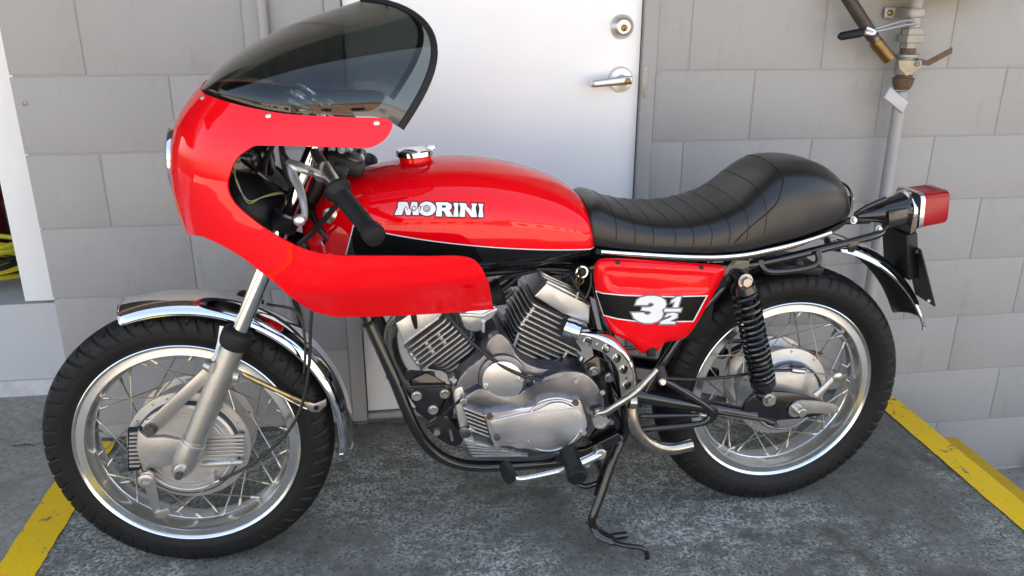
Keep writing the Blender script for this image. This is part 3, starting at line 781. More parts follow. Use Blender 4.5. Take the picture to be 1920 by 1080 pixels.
forkbits(-1, fork)
p0, p1 = at(351, 858, LY), at(441, 640, LY)
fork2 = part('fork', tube([p0*V(1, -1, 1), p1*V(1, -1, 1)], 0.0245, 24), alu_fork); tag(fork2, 'far fork leg')
forkbits(1, fork2)
# lugs on the near slider
part('lug', MB().add(tube([at(388, 684, LY-0.005), at(400, 690, LY-0.015)], [0.012, 0.013], 14)).add(tube([at(424, 705, LY), at(448, 709, LY-0.006)], 0.0115, 12, flat=(1, 0.6))), alu_fork, fork)
part('mudguard_strap', tube([at(420, 612, -0.062), at(416, 640, -0.070), at(408, 668, -0.082), at(398, 688, -0.088)], 0.009, 8, 5, flat=(1, 0.16), up=(1, 0, 0.3)), alu_fork, fork)
# axle
part('axle', lathe([(0.009, -0.10), (0.009, 0.10)], FC, fy, 14), zinc, fork)
# brake torque arm and hardware
ta = [(270, 789), (279, 788), (385, 688), (398, 692), (402, 701), (298, 808), (288, 817), (274, 815), (268, 803)]
part('torque_arm', prism(XZ(ta, -0.079), -0.079, -0.073, 0.001), alu_fork, fork)
part('torque_bolt', hexbolt(at(283, 804, -0.079), 0.0105, 0.012), steel_dark, fork)
# brake back plate details
bp_ = part('brake_plate', prism(XZ([(258, 806), (275, 822), (306, 820), (350, 828), (340, 858), (322, 872), (288, 880), (262, 868), (255, 840)], -0.067), -0.067, -0.060, 0.003), alu_hub); tag(bp_, 'front brake back plate boss')
for i in range(9):
    py = 812+i*7.6
    part('cooling_rib', prism(XZ([(241-1.0*abs(i-4)*-0.4, py), (263-0.3*abs(i-4), py-1.0), (263-0.3*abs(i-4), py+2.6), (241+0.4*abs(i-4), py+3.6)], -0.066), -0.066, -0.052), alu_hub, bp_)
part('vent', prism(XZ([(240, 804), (266, 802), (262, 880), (241, 882)], -0.0575), -0.0613, -0.050), black_satin, bp_)
part('vent', prism(XZ([(386, 818), (456, 815), (457, 855), (388, 852)], -0.0605), -0.0615, -0.056), black_satin, bp_)
for i in range(6):
    py = 819+i*6.9
    part('cooling_rib', prism(XZ([(386, py), (456, py-2.2), (458, py+0.6), (456, py+3.0), (386, py+3.6)], -0.0685), -0.0685, -0.060, 0.0008), alu_hub, bp_)
part('cable_boss', tube([at(377, 871, -0.062), at(392, 869, -0.064), at(455, 866, -0.062)], [0.004, 0.0085, 0.0068], 12, 3), alu_hub, bp_)
part('cable_stop', prism(XZ([(391, 894), (400, 888), (405, 908), (394, 914)], -0.082), -0.082, -0.060, 0.001), alu_hub, bp_)
part('plate_rim', xform(tube([V(0.098*math.cos(t), -0.0605, 0.098*math.sin(t)) for t in np.linspace(R(-150), R(-18), 40)], 0.0028, 8), TF), alu_hub, bp_)
# brake arm
arm = part('brake_arm', prism(XZ([(263, 889), (278, 884), (289, 890), (291, 908), (302, 962), (300, 972), (291, 972), (286, 960), (271, 912), (262, 902)], -0.084), -0.084, -0.078, 0.0012), alu_fork)
part('pinch_clamp', MB().add(lathe([(0.0165, 0), (0.0165, 0.014), (0.012, 0.016), (0.0075, 0.016), (0.0075, 0.01), (0, 0.01)], at(276, 896, -0.076), (0, -1, 0), 24)), alu_fork, arm)
part('splined_shaft', lathe([(0.010, 0), (0.010, 0.02), (0, 0.02)], at(283, 884, -0.060), (0, -1, 0), 16), steel_dark, arm)
part('clevis', prism(XZ([(291, 961), (316, 953), (321, 963), (298, 974)], -0.088), -0.088, -0.076, 0.001), alu_fork, arm)
pxt([(312, 957, -0.082), (360, 935, -0.080), (398, 905, -0.078)], 0.0011, zinc, 'inner_cable', arm, 4, 6)
pxt([(398, 905, -0.078), (412, 901, -0.079)], 0.0042, zinc, 'adjuster', arm, 0, 10)
pxt([(411, 901, -0.079), (440, 888, -0.083), (490, 858, -0.092), (535, 815, -0.098), (560, 775, -0.098), (572, 735, -0.095), (580, 680, -0.092), (582, 620, -0.09), (585, 570, -0.088)], 0.0036, cable_m, 'brake_cable', None, 6, 8)
pxt([(500, 570, -0.05), (556, 585, -0.07), (572, 640, -0.08), (570, 700, -0.09)], 0.0030, cable_m, 'speedometer_cable', None, 6, 8)
pxt([(552, 562, 0.02), (562, 592, 0.03), (568, 632, 0.03)], 0.006, cable_m, 'cable', None, 6, 8)

# ------------------------------------------------------------------ front mudguard
def guard(cen, Rg, a0, a1, hw, drop, th, name, m_out, m_in, n=70, T=None, lip=True):
    sec = []
    for j in range(17):
        t = -1+2*j/16
        sec.append((hw*math.sin(t*R(82))/math.sin(R(82)), -drop*(1-math.cos(t*R(82)))/(1-math.cos(R(82)))))
    vs = []; fs = []
    for i in range(n+1):
        a = a0+(a1-a0)*i/n
        endtaper = 1.0
        e = min(i, n-i)/n*n
        if e < 4: endtaper = 0.90+0.10*math.sqrt(1-(1-e/4)**2)
        for (y, dz) in sec:
            r = Rg+dz
            vs.append(V(cen[0]+r*math.cos(a), cen[1]+y*endtaper, cen[2]+r*math.sin(a)))
    k = len(sec)
    for i in range(n):
        for j in range(k-1): fs.append([i*k+j, i*k+j+1, (i+1)*k+j+1, (i+1)*k+j])
    W2, F2, M2 = shell(vs, fs, th, lambda v, n_: (v-cen) @ n_ > 0)
    g = obj(name, W2, F2, [m_out, m_in], bike, 40, M2)
    edge = [vs[i*k] for i in range(n+1)]+[vs[n*k+j] for j in range(k)]+[vs[i*k+k-1] for i in range(n, -1, -1)]+[vs[j] for j in range(k-1, -1, -1)]
    if lip: part('rolled_edge', tube(edge[:-1], 0.0022, 6, 0, closed=True), m_out, g)
    return g
def ang(px, py, y, cen): p = at(px, py, y); return math.atan2(p[2]-cen[2], p[0]-cen[0])
aL = ang(214, 604, -0.05, FC); aR = ang(640, 856, -0.05, FC)
if aR > aL: aR -= 2*PI
g1 = guard(FC+V(0.008, 0, 0.004), 0.346, aL, aR, 0.056, 0.030, 0.0014, 'mudguard', chrome, chrome, 90); tag(g1, 'chrome front mudguard')
pxt([(455, 700, -0.085), (468, 708, -0.083), (530, 737, -0.075), (575, 757, -0.068)], [0.0045, 0.0062, 0.0060, 0.0058], gold_zinc, 'stay', g1, 5, 10)
pxt([(515, 735, -0.080), (545, 752, -0.076), (575, 767, -0.072)], 0.0022, zinc, 'stay_rod', g1, 3, 8)
part('stay_tab', prism(XZ([(573, 752), (590, 757), (602, 752), (612, 748), (612, 760), (598, 772), (585, 772), (573, 765)], -0.066), -0.068, -0.062, 0.0008), zinc, g1)
part('stay_bolt', lathe([(0.0058, 0), (0.0058, 0.003), (0, 0.003)], at(593, 764, -0.068), (0, -1, 0), 12), black_satin, g1)

# ------------------------------------------------------------------ fairing
def xn(z): return float(np.interp(z, [0.58, 0.66, 0.72, 0.76, 0.79, 0.82, 0.86, 0.90, 0.94, 0.98, 1.02, 1.05, 1.08, 1.10, 1.13], [-0.50, -0.55, -0.61, -0.642, -0.660, -0.671, -0.679, -0.683, -0.682, -0.676, -0.662, -0.643, -0.617, -0.596, -0.56]))
def bw(z): return float(np.interp(z, [0.60, 0.655, 0.70, 0.727, 0.732, 0.78, 0.86, 0.94, 1.00, 1.05, 1.10, 1.13], [0.155, 0.188, 0.219, 0.238, 0.244, 0.250, 0.252, 0.248, 0.238, 0.224, 0.205, 0.190]))
XE = -0.335
def fair_u(x, z):
    a = XE-xn(z)
    if x < XE: return math.acos(max(0.0, min(1.0, 1-(x-xn(z)-0.008)/(a-0.008)))**(1/0.72))/(PI/2)
    return 1+(x-XE)/(a*PI/2)
def fair_p(u, z):
    a = XE-xn(z); b = bw(z)
    if u <= 1:
        t = u*PI/2; s = math.sin(t)**0.92 if t > 0 else 0
        return V(xn(z)+0.008+(a-0.008)*(1-math.cos(t)**0.72), -b*s, z)
    x = XE+(u-1)*a*PI/2
    return V(x, -(b-0.075*max(0, x-XE)**1.3), z)
def hw_at(x, z):
    return -fair_p(max(0, fair_u(x, z)), z)[1]
def on_fair(px, py, extra=0.0):
    y = -0.2
    for _ in range(60):
        p = at(px, py, y); y = 0.6*y+0.4*(-(hw_at(p[0], p[2])-extra))
    return at(px, py, y)
fpx = [(379, 172), (411, 186), (475, 203), (533, 213), (592, 217), (665, 220), (715, 221), (729, 224), (736, 232), (734, 243), (723, 260), (708, 271), (691, 277), (660, 277.5), (621, 276), (562, 274), (490, 273), (474, 275), (459, 284), (443, 298), (431, 324), (426, 346), (430, 365), (444, 386), (473, 411), (502, 432), (531, 449), (560, 463), (589, 472.5), (625, 477.5), (661, 479.5), (733, 480), (806, 481), (842, 480), (871, 482), (889, 488), (903, 502), (914, 526), (920, 551), (924.5, 576), (923, 580), (878, 584), (770, 591), (661, 594.5), (614, 591), (585, 583), (560, 568), (535, 549), (517, 531), (488, 509), (452, 481), (408, 456), (378, 443)]
uz = []
for q in fpx:
    p = on_fair(*q); uz.append((fair_u(p[0], p[2]), p[2]))
KU = 0.5
# nose bottom and nose top closing at the centre line u=0
out = [(KU*u, z) for u, z in uz]
zb_end = uz[-1]; zt_end = uz[0]
nb = [(KU*zb_end[0]*f, zb_end[1]+(0.792-zb_end[1])*(1-f)**1.3) for f in (0.75, 0.5, 0.25)]
nt_ = [(KU*zt_end[0]*f, zt_end[1]+(1.097-zt_end[1])*(1-f**1.5)) for f in (0.0, 0.25, 0.5, 0.75)]
dense = [tuple(q[:2]) for q in catmull([(a, b, 0) for a, b in out], 3)]
loop = dense+nb+[(0.0, 0.792)]+[(0.0, z) for z in np.linspace(0.812, 1.077, 14)]+nt_
pv_, pf_ = cdt([loop], 0.014)
n0 = len(pv_); vs = []; mir = {}
for (u, z) in pv_: vs.append(fair_p(max(0, u/KU), z))
allv = list(vs); allf = [list(f) for f in pf_]
for i, v in enumerate(vs):
    if abs(v[1]) < 1e-5: mir[i] = i
    else: mir[i] = len(allv); allv.append(v*V(1, -1, 1))
allf += [[mir[i] for i in f[::-1]] for f in pf_]
# make winding consistent before thickening
bmx = bmesh.new(); bv = [bmx.verts.new(v) for v in allv]; bmx.verts.ensure_lookup_table()
for f in allf:
    try: bmx.faces.new([bv[i] for i in f])
    except ValueError: pass
bmesh.ops.recalc_face_normals(bmx, faces=bmx.faces); bmx.verts.index_update()
allv = [np.array(v.co) for v in bmx.verts]; allf = [[v.index for v in f.verts] for f in bmx.faces]; bmx.free()
W2, F2, M2 = shell(allv, allf, 0.0042, lambda v, n: n @ (v-V(-0.30, 0, 0.88)) > 0)
fair = obj('fairing', W2, F2, [red, inner_black], bike, 50, M2); tag(fair, 'glossy red half fairing with cut-out for the handlebar')
def fair_n(px, py):
    p = on_fair(px, py); e = 2e-3
    a = on_fair(px+3, py)-p; b = on_fair(px, py+3)-p; n = nrm(np.cross(a, b)); return p, (n if n[1] < 0 else -n)
for q in ((380, 183), (503, 217), (706, 231)):
    p, n = fair_n(*q)
    mb = MB().add(lathe([(0.0052, -0.002), (0.0052, 0.0012), (0.0035, 0.0026), (0, 0.003)], p, n, 16))
    part('screw', mb, zinc, fair)
# crease bead along the lower wing
pts = [on_fair(px, py, -0.0006) for px, py in ((560, 529), (600, 536), (680, 542), (760, 545), (840, 546), (917, 544))]

# ------------------------------------------------------------------ windscreen
Bp = []
for q in ((383, 168), (411, 181), (475, 199), (533, 210), (592, 214), (665, 217), (715, 221), (751, 240)):
    y = -0.2
    for _ in range(60):
        p = at(*q, y); zz = min(max(p[2], 1.03), 1.12); y = 0.6*y+0.4*(-(hw_at(min(p[0], -0.22), zz)-0.009))
    Bp.append(at(*q, y))
Tp = [at(*q, 0.0) for q in ((379, 166), (396, 145), (430, 112), (475, 82), (533, 51), (592, 28), (650, 9), (681, -1))]
def resamp(P, n):
    P = catmull(P, 10); s = np.concatenate([[0], np.cumsum([np.linalg.norm(b-a) for a, b in zip(P[:-1], P[1:])])]); s /= s[-1]
    A_ = np.array(P); return [np.array([np.interp(t, s, A_[:, k]) for k in range(3)]) for t in np.linspace(0, 1, n)]
NU, NV = 49, 21
Bc, Tc = resamp(Bp, NU), resamp(Tp, NU)
vs = []; fs = []
def screen_pt(i, v):
    u = i/(NU-1); b, t = Bc[i], Tc[i]; s = math.sin(abs(v))
    sgn = -1 if v < 0 else 1
    base = b+(t-b)*s
    x = base[0]+0.104*u**3.2*math.sin(2*abs(v))
    e = 0.80+0.2*u
    return V(x, 0, 0)*V(1, 0, 0)+V(0, b[1]*math.cos(v)**e, base[2])
vv = np.linspace(0, PI/2, NV)
ang_list = list(vv)
cols = []
for i in range(NU):
    row_ = [screen_pt(i, v) for v in ang_list]
    row_[-1][1] = 0.0
    far_ = [r*V(1, -1, 1) for r in row_[:-1]][::-1]
    cols.append(row_+far_)
k = len(cols[0])
for r in cols: vs += r
for i in range(NU-1):
    for j in range(k-1): fs.append([i*k+j, i*k+j+1, (i+1)*k+j+1, (i+1)*k+j])
W2, F2, M2 = shell(vs, fs, 0.0025, lambda v, n: n @ (v-V(-0.30, 0, 1.0)) > 0)
ws = obj('windscreen', W2, F2, [smoke, smoke], bike, 60, M2); tag(ws, 'smoked bubble windscreen with black rubber edge')
part('edge_trim', tube([c for c in cols[-1]], 0.0070, 10, flat=(1.0, 0.7)), rubber, ws)

# ------------------------------------------------------------------ headlamp
hl = part('headlamp', lathe([(0.060, -0.10), (0.068, -0.05), (0.071, 0.010), (0.0725, 0.022), (0.070, 0.029), (0.065, 0.031)], (-0.640, 0, 0.945), (-1, 0, 0.05), 56), chrome)
part('lens', lathe([(0.067, 0.031), (0.05, 0.0385), (0.03, 0.0415), (0, 0.0425)], (-0.640, 0, 0.945), (-1, 0, 0.05), 56), clear, hl)
part('reflector', lathe([(0.066, 0.0305), (0.045, 0.0352), (0.02, 0.0372), (0, 0.0378)], (-0.640, 0, 0.945), (-1, 0, 0.05), 48), alu_pol, hl)
part('bowl', lathe([(0.0, -0.165), (0.035, -0.160), (0.062, -0.140), (0.077, -0.105), (0.081, -0.06), (0.081, -0.02)], (-0.640, 0, 0.945), (-1, 0, 0.05), 40), black_gloss, hl)
pxt([(436, 320, -0.10), (447, 345, -0.12), (458, 372, -0.13), (470, 381, -0.13), (490, 370, -0.10), (515, 362, -0.08), (545, 359, -0.06)], 0.0012, yellow_wire, 'wire', hl, 6, 6)
pxt([(440, 318, -0.10), (443, 340, -0.12), (456, 366, -0.13), (470, 377, -0.13), (495, 369, -0.10), (520, 364, -0.08), (545, 361, -0.06)], 0.0011, pale_wire, 'wire', hl, 6, 6)

ec = at(470, 372, 0.01); ev = []
ef = lathe([(math.sin(t), -math.cos(t)) for t in np.linspace(0, PI, 20)], (0, 0, 0), (0, 1, 0), 36, caps=False)
part('inner_cowl', ([ec+V(v[0]*0.085+0.030*v[2]*-1, v[1]*0.13, v[2]*0.100) for v in ef[0]], ef[1]), black_satin, hl)
part('inner_rib', tube([at(*p) for p in ((440, 290, -0.06), (478, 318, -0.09), (520, 350, -0.085), (555, 372, -0.06))], 0.004, 8, 4), black_gloss, hl)
# ------------------------------------------------------------------ instruments
for (px, py, y) in ((573, 196, -0.055), (585, 180, 0.055)):
    c = at(px, py, y); ax = nrm(V(0.62, 0, 0.78))
    ga = part('gauge', lathe([(0.030, -0.07), (0.040, -0.055), (0.042, -0.012), (0.0425, -0.010)], c, ax, 36), black_satin)
    part('bezel', lathe([(0.0425, -0.012), (0.0445, -0.006), (0.0445, 0.0), (0.041, 0.004), (0.038, 0.0)], c, ax, 40), chrome, ga)
    part('dial', lathe([(0.0, -0.004), (0.039, -0.004)], c, ax, 36, caps=False), black_satin, ga)

# ------------------------------------------------------------------ yokes and handlebars
axd = nrm(at(441, 640, LY)-at(351, 858, LY))
top = at(444, 634, LY)+axd*0.47; bot = at(444, 634, LY)+axd*0.27
for nm, cpt in (('yoke', top), ('yoke', bot)):
    y_ = MB()
    y_.add(tube([cpt+V(0.0, -0.004, 0), V(cpt[0]+0.035, 0, cpt[2]+0.01), cpt*V(1, -1, 1)], [0.026, 0.030, 0.026], 14, 6, flat=(0.55, 1.0), up=axd))
    for s in (1, -1): y_.add(tube([cpt*V(1, s, 1)-axd*0.016, cpt*V(1, s, 1)+axd*0.016], 0.027, 18))
    part(nm, y_, black_satin)
part('fork_cap', MB().add(lathe([(0.018, 0.016), (0.018, 0.022), (0.012, 0.026), (0, 0.027)], top, axd, 6)).add(lathe([(0.018, 0.016), (0.018, 0.022), (0.012, 0.026), (0, 0.027)], top*V(1, -1, 1), axd, 6)), chrome)
part('steering_stem', tube([V(bot[0]+0.035, 0, bot[2]), V(top[0]+0.035, 0, top[2])], 0.028, 16), black_satin)
def bar(s):
    def Q(px, py, y): p = at(px, py, y); return p if s < 0 else p*V(1, -1, 1)
    hb = part('handlebar', tube([Q(588, 278, -0.10), Q(600, 301, -0.13), Q(634, 358, -0.21), Q(702, 440, -0.322)], 0.0108, 16, 3), steel_dark)
    part('grip', MB().add(tube([Q(629, 352, -0.205), Q(632, 356, -0.210), Q(634, 359, -0.214), Q(640, 367, -0.222)], [0.018, 0.0265, 0.0265, 0.0175], 22)).add(
        tube([Q(640, 367, -0.222), Q(672, 405, -0.272), Q(690, 427, -0.305), Q(694, 431.5, -0.311), Q(704, 443, -0.326), Q(706, 445, -0.329)], [0.0172, 0.0168, 0.0165, 0.0195, 0.0198, 0.017], 22, 3)), rubber, hb)
    part('sleeve', tube([Q(606, 312, -0.145), Q(622, 338, -0.185), Q(627, 346, -0.195)], [0.0135, 0.0140, 0.0125], 16), zinc, hb)
    pe = part('lever_perch', MB().add(tube([Q(541, 303, -0.19), Q(560, 313, -0.20), Q(585, 322, -0.19), Q(608, 330, -0.17)], [0.009, 0.014, 0.0125, 0.0125], 14, 4, flat=(0.6, 1.0))).add(tube([Q(598, 326, -0.155), Q(612, 320, -0.165)], 0.017, 16)), alu_fork, hb)
    lv_ = part('lever', tube([Q(546, 311, -0.198), Q(551, 332, -0.215), Q(561, 352, -0.238), Q(568, 375, -0.262), Q(571, 396, -0.280), Q(569, 411, -0.292)], [0.0095, 0.0090, 0.0078, 0.0068, 0.0062, 0.0070], 14, 4, flat=(0.7, 1.0)), alu_fork, hb)
    c = Q(562, 413, -0.298)
    part('lever_ball', lathe([(0.0108*math.sin(t), -0.0108*math.cos(t)) for t in np.linspace(0, PI, 14)], c, (0, 1, 0), 22, caps=False), alu_pol, hb)
    part('pivot_screw', lathe([(0.0055, 0), (0.005, 0.003), (0, 0.003)], Q(584, 324, -0.207), (0, -1, 0.9), 12), zinc, hb)
    part('switch_housing', box(Q(636, 325, -0.13), (0.030, 0.030, 0.034), Matrix.Rotation(R(25), 3, 'Y'), 0.004), black_satin, hb)
bar(-1); bar(1)
pxt([(541, 302, -0.19), (531, 285, -0.17), (527, 255, -0.13), (530, 232, -0.08)], 0.0042, cable_m, 'clutch_cable', None, 6, 8)
pxt([(512, 272, -0.06), (500, 300, -0.06), (497, 345, -0.06), (500, 400, -0.05), (505, 450, -0.04)], 0.0045, cable_m, 'cable', None, 6, 8)
pxt([(527, 268, -0.12), (533, 310, -0.12), (548, 355, -0.10), (546, 410, -0.09), (528, 460, -0.08)], 0.0055, cable_m, 'cable', None, 6, 8)
pxt([(640, 372, -0.14), (618, 400, -0.13), (590, 432, -0.12), (560, 458, -0.10)], 0.0055, cable_m, 'cable', None, 6, 8)
pxt([(585, 400, -0.05), (600, 430, -0.08), (630, 465, -0.08)], 0.0065, cable_m, 'cable', None, 6, 8)
pxt([(535, 380, -0.03), (560, 395, -0.02), (580, 430, -0.02), (590, 480, -0.02)], 0.009, cable_m, 'wiring_loom', None, 6, 8)
pxt([(500, 345, 0.02), (540, 365, 0.0), (580, 385, 0.0)], 0.007, cable_m, 'wiring_loom', None, 6, 8)
part('horn', lathe([(0.0, 0), (0.04, 0), (0.042, 0.012), (0.03, 0.03), (0.012, 0.045), (0, 0.045)], at(560, 470, -0.02), (-0.7, -0.6, 0.2), 26), black_gloss)
pxt([(605, 450, -0.08), (608, 458, -0.08)], 0.006, chrome, 'fitting', None, 0, 10)
part('cluster_bracket', box(at(648, 300, -0.02), (0.075, 0.13, 0.03), Matrix.Rotation(R(20), 3, 'Y'), 0.006), black_satin)
for (px, py, y, r_) in ((662, 298, -0.06, 0.022), (640, 292, 0.0, 0.02), (676, 290, 0.03, 0.012)):
    part('steering_damper_knob', lathe([(0, -0.02), (r_*0.7, -0.02), (r_, -0.008), (r_, 0.004), (r_*0.6, 0.012), (0, 0.012)], at(px, py, y), (0.3, 0, 1), 22), steel_dark)
for q in ((622, 279, -0.04), (640, 281, -0.05), (655, 279, -0.03), (676, 296, -0.05)):
    part('bolt', hexbolt(at(*q), 0.0055, 0.008, (0.2, -0.9, 0.3)), zinc)
# ------------------------------------------------------------------ fuel tank
def loft(rings, cap=True):
    n = len(rings[0]); vs = [p for r in rings for p in r]; fs = []
    for i in range(len(rings)-1):
        for j in range(n):
            j2 = (j+1) % n; fs.append([i*n+j, i*n+j2, (i+1)*n+j2, (i+1)*n+j])
    if cap: fs.append(list(range(n))); fs.append([(len(rings)-1)*n+j for j in range(n)][::-1])
    return vs, fs
def stations(tab, n, warp=None):
    P = [np.array(r, float) for r in tab]; X = np.array([p[0] for p in P])
    dense_ = catmull(P, 12); D = np.array(dense_)
    xs = np.linspace(X[0], X[-1], n)
    return [np.array([x]+[np.interp(x, D[:, 0], D[:, k]) for k in range(1, D.shape[1])]) for x in xs]
#            x      ztop   zbot   zwide  halfw
tank_tab = [(-0.405, 0.842, 0.735, 0.79, 0.060),
            (-0.385, 0.872, 0.700, 0.79, 0.083),
            (-0.350, 0.894, 0.680, 0.795, 0.106),
            (-0.300, 0.912, 0.675, 0.800, 0.126),
            (-0.230, 0.926, 0.678, 0.800, 0.140),
            (-0.150, 0.932, 0.682, 0.797, 0.146),
            (-0.060, 0.928, 0.686, 0.790, 0.145),
            (0.020, 0.913, 0.692, 0.781, 0.139),
            (0.090, 0.889, 0.700, 0.772, 0.130),
            (0.140, 0.862, 0.706, 0.765, 0.121),
            (0.165, 0.838, 0.712, 0.760, 0.114),
            (0.174, 0.810, 0.725, 0.757, 0.104)]
def tank_ring(s, M_=44):
    x, zt, zb, zw, hwd = s; r = []
    for j in range(M_):
        t = 2*PI*j/M_; c, sn = math.cos(t), math.sin(t)
        e = 0.84 if sn >= 0 else 0.62
        cy_ = math.copysign(abs(c)**e, c); sz = math.copysign(abs(sn)**e, sn)
        if sn >= 0: r.append(V(x, hwd*cy_, zw+(zt-zw)*sz))
        else: r.append(V(x, hwd*cy_*(1-0.22*abs(sn)**1.5), zw+(zw-zb)*sz))
    return r
rings = [tank_ring(s) for s in stations(tank_tab, 64)]
# rounded ends
def endcap(ring, dx, k=5):
    c = np.mean(ring, 0); o_ = []
    for i in range(1, k+1):
        a = i/k*PI/2; o_.append([c+(p-c)*max(0.02, math.cos(a)**0.8)+V(dx*math.sin(a), 0, 0) for p in ring])
    return o_
rings = endcap(rings[0], -0.030)[::-1]+rings+endcap(rings[-1], 0.012)
tv, tf = loft(rings)
# paint: red above the pin stripe, black below, white line between (all one lacquered surface)
tankp = bpy.data.materials.new('tank_paint'); tankp.use_nodes = True
n = tankp.node_tree; b = n.nodes['Principled BSDF']; b.inputs['Roughness'].default_value = 0.5; b.inputs['Specular IOR Level'].default_value = 0.0; b.inputs['Coat Weight'].default_value = 1.0; b.inputs['Coat Roughness'].default_value = 0.03; b.inputs['Coat IOR'].default_value = 1.46
tc = n.nodes.new('ShaderNodeTexCoord'); sp = n.nodes.new('ShaderNodeSeparateXYZ'); n.links.new(tc.outputs['Object'], sp.inputs[0])
s0, s1, s2 = at(715, 440, -0.145), at(900, 463, -0.145), at(1110, 470, -0.120)
co = np.polyfit([s0[0], s1[0], s2[0]], [s0[2], s1[2], s2[2]], 2)
def math_(op, a, bb=None):
    q = n.nodes.new('ShaderNodeMath'); q.operation = op
    for i, v in enumerate((a, bb)):
        if v is None: continue
        if isinstance(v, (int, float)): q.inputs[i].default_value = v
        else: n.links.new(v, q.inputs[i])
    return q.outputs[0]
X_, Z_ = sp.outputs[0], sp.outputs[2]
curve = math_('ADD', math_('ADD', math_('MULTIPLY', math_('MULTIPLY', X_, X_), float(co[0])), math_('MULTIPLY', X_, float(co[1]))), float(co[2]))
dz = math_('SUBTRACT', Z_, curve)                       # >0 above the stripe
e0, e1 = at(663, 430, -0.135), at(652, 472, -0.125)
kx = (e0[0]-e1[0])/(e0[2]-e1[2])
dx_ = math_('SUBTRACT', X_, math_('ADD', math_('MULTIPLY', math_('SUBTRACT', Z_, float(e0[2])), float(kx)), float(e0[0])))
low = math_('MULTIPLY', math_('LESS_THAN', dz, 0.0), math_('GREATER_THAN', dx_, 0.0))
line = math_('MULTIPLY', math_('MULTIPLY', math_('LESS_THAN', dz, 0.0022), math_('GREATER_THAN', dx_, -0.0022)), math_('SUBTRACT', 1.0, low))
mx1 = n.nodes.new('ShaderNodeMix'); mx1.data_type = 'RGBA'; n.links.new(low, mx1.inputs['Factor']); mx1.inputs['A'].default_value = (0.86, 0.003, 0.009, 1); mx1.inputs['B'].default_value = (0.008, 0.008, 0.008, 1)
mx2 = n.nodes.new('ShaderNodeMix'); mx2.data_type = 'RGBA'; n.links.new(line, mx2.inputs['Factor']); n.links.new(mx1.outputs['Result'], mx2.inputs['A']); mx2.inputs['B'].default_value = (0.78, 0.78, 0.78, 1)
n.links.new(mx2.outputs['Result'], b.inputs['Base Color'])
tank = part('fuel_tank', (tv, tf), tankp, smooth=70); tag(tank, 'red and black fuel tank with white pinstripe')
bvh = BVHTree.FromPolygons([Vector(v) for v in tv], [list(f) for f in tf])
camL = V(*[(CAM-OO) @ EX, (CAM-OO) @ EY, (CAM-OO) @ EZ])
def onto(bv, px, py, off):
    d = nrm(at(px, py, 0.0)-camL); loc, nn, idx, dist = bv.ray_cast(Vector(camL), Vector(d))
    if loc is None: return None
    nn = np.array(nn); nn = nn if nn @ d < 0 else -nn
    return np.array(loc)+nn*off
def offset_poly(P, d):
    P = [np.array(p[:2], float) for p in P]; n_ = len(P)
    ar = sum(P[i][0]*P[(i+1) % n_][1]-P[(i+1) % n_][0]*P[i][1] for i in range(n_)); s = 1 if ar > 0 else -1
    out_ = []
    for i in range(n_):
        a, b_, c = P[i-1], P[i], P[(i+1) % n_]
        e1 = nrm(b_-a); e2 = nrm(c-b_); n1 = s*V(e1[1], -e1[0]); n2 = s*V(e2[1], -e2[0])
        m_ = n1+n2; L = m_ @ m_
        k_ = 2*d/max(L, 0.9); out_.append(tuple(b_+m_*k_))
    return out_
def decal(name, loops, bv, off, m_, parent, sp):
    pv2, pf2 = cdt(loops, sp)
    P = [onto(bv, x, y, off) for x, y in pv2]
    ok = [i for i, q in enumerate(P) if q is not None]; mp = {i: k for k, i in enumerate(ok)}
    return obj(name, [P[i] for i in ok], [[mp[i] for i in f] for f in pf2 if all(i in mp for i in f)], m_, parent, 0)
def c6(P): return [(580+x/4.908, 250+y/4.908) for x, y in P]
def ell(cx, cy_, rx, ry, n_=28): return [(cx+rx*math.cos(2*PI*i/n_), cy_+ry*math.sin(2*PI*i/n_)) for i in range(n_)]
letters = [[(785, 752), (822, 632), (900, 632), (925, 700), (942, 632), (992, 632), (1010, 752), (952, 752), (946, 690), (928, 752), (893, 752), (873, 690), (852, 752)],
           ell(1083, 694, 80, 65),
           [(1165, 634), (1272, 636), (1308, 655), (1310, 690), (1287, 706), (1326, 766), (1262, 766), (1236, 714), (1220, 714), (1220, 765), (1165, 763)],
           [(1327, 640), (1371, 641), (1371, 768), (1327, 767)],
           [(1381, 641), (1436, 643), (1492, 716), (1492, 645), (1541, 647), (1541, 771), (1490, 771), (1432, 694), (1432, 769), (1381, 768)],
           [(1555, 648), (1600, 650), (1600, 772), (1555, 772)]]
badge = None
lt_loops = []
for k_, L in enumerate(letters):
    o_ = decal('badge_outline', [c6(offset_poly(L, 11))], bvh, 0.0005+0.00004*k_, black_decal, tank, 4)
for k_, L in enumerate(letters):
    loops_ = [c6(L)]
    if k_ == 2: loops_.append(c6([(1220, 664), (1255, 665), (1255, 684), (1220, 684)]))
    if k_ == 1: pass
    o_ = decal('letter', loops_, bvh, 0.0010, white_paint, tank, 4)
strokes = [[(868, 712), (890, 672), (905, 705), (920, 672), (938, 710)], ell(965, 692, 19, 19), [(1005, 674), (1040, 674)], [(1023, 674), (1023, 712)], ell(1081, 692, 30, 28), ell(1081, 692, 15, 14)]
mb = MB()
for k_, s in enumerate(strokes):
    cl = k_ in (1, 4, 5); P = [onto(bvh, *q, 0.0016) for q in c6(s)]
    mb.add(tube(P, 0.0008, 6, 0, closed=cl))
part('small_lettering', mb, plum, tank)
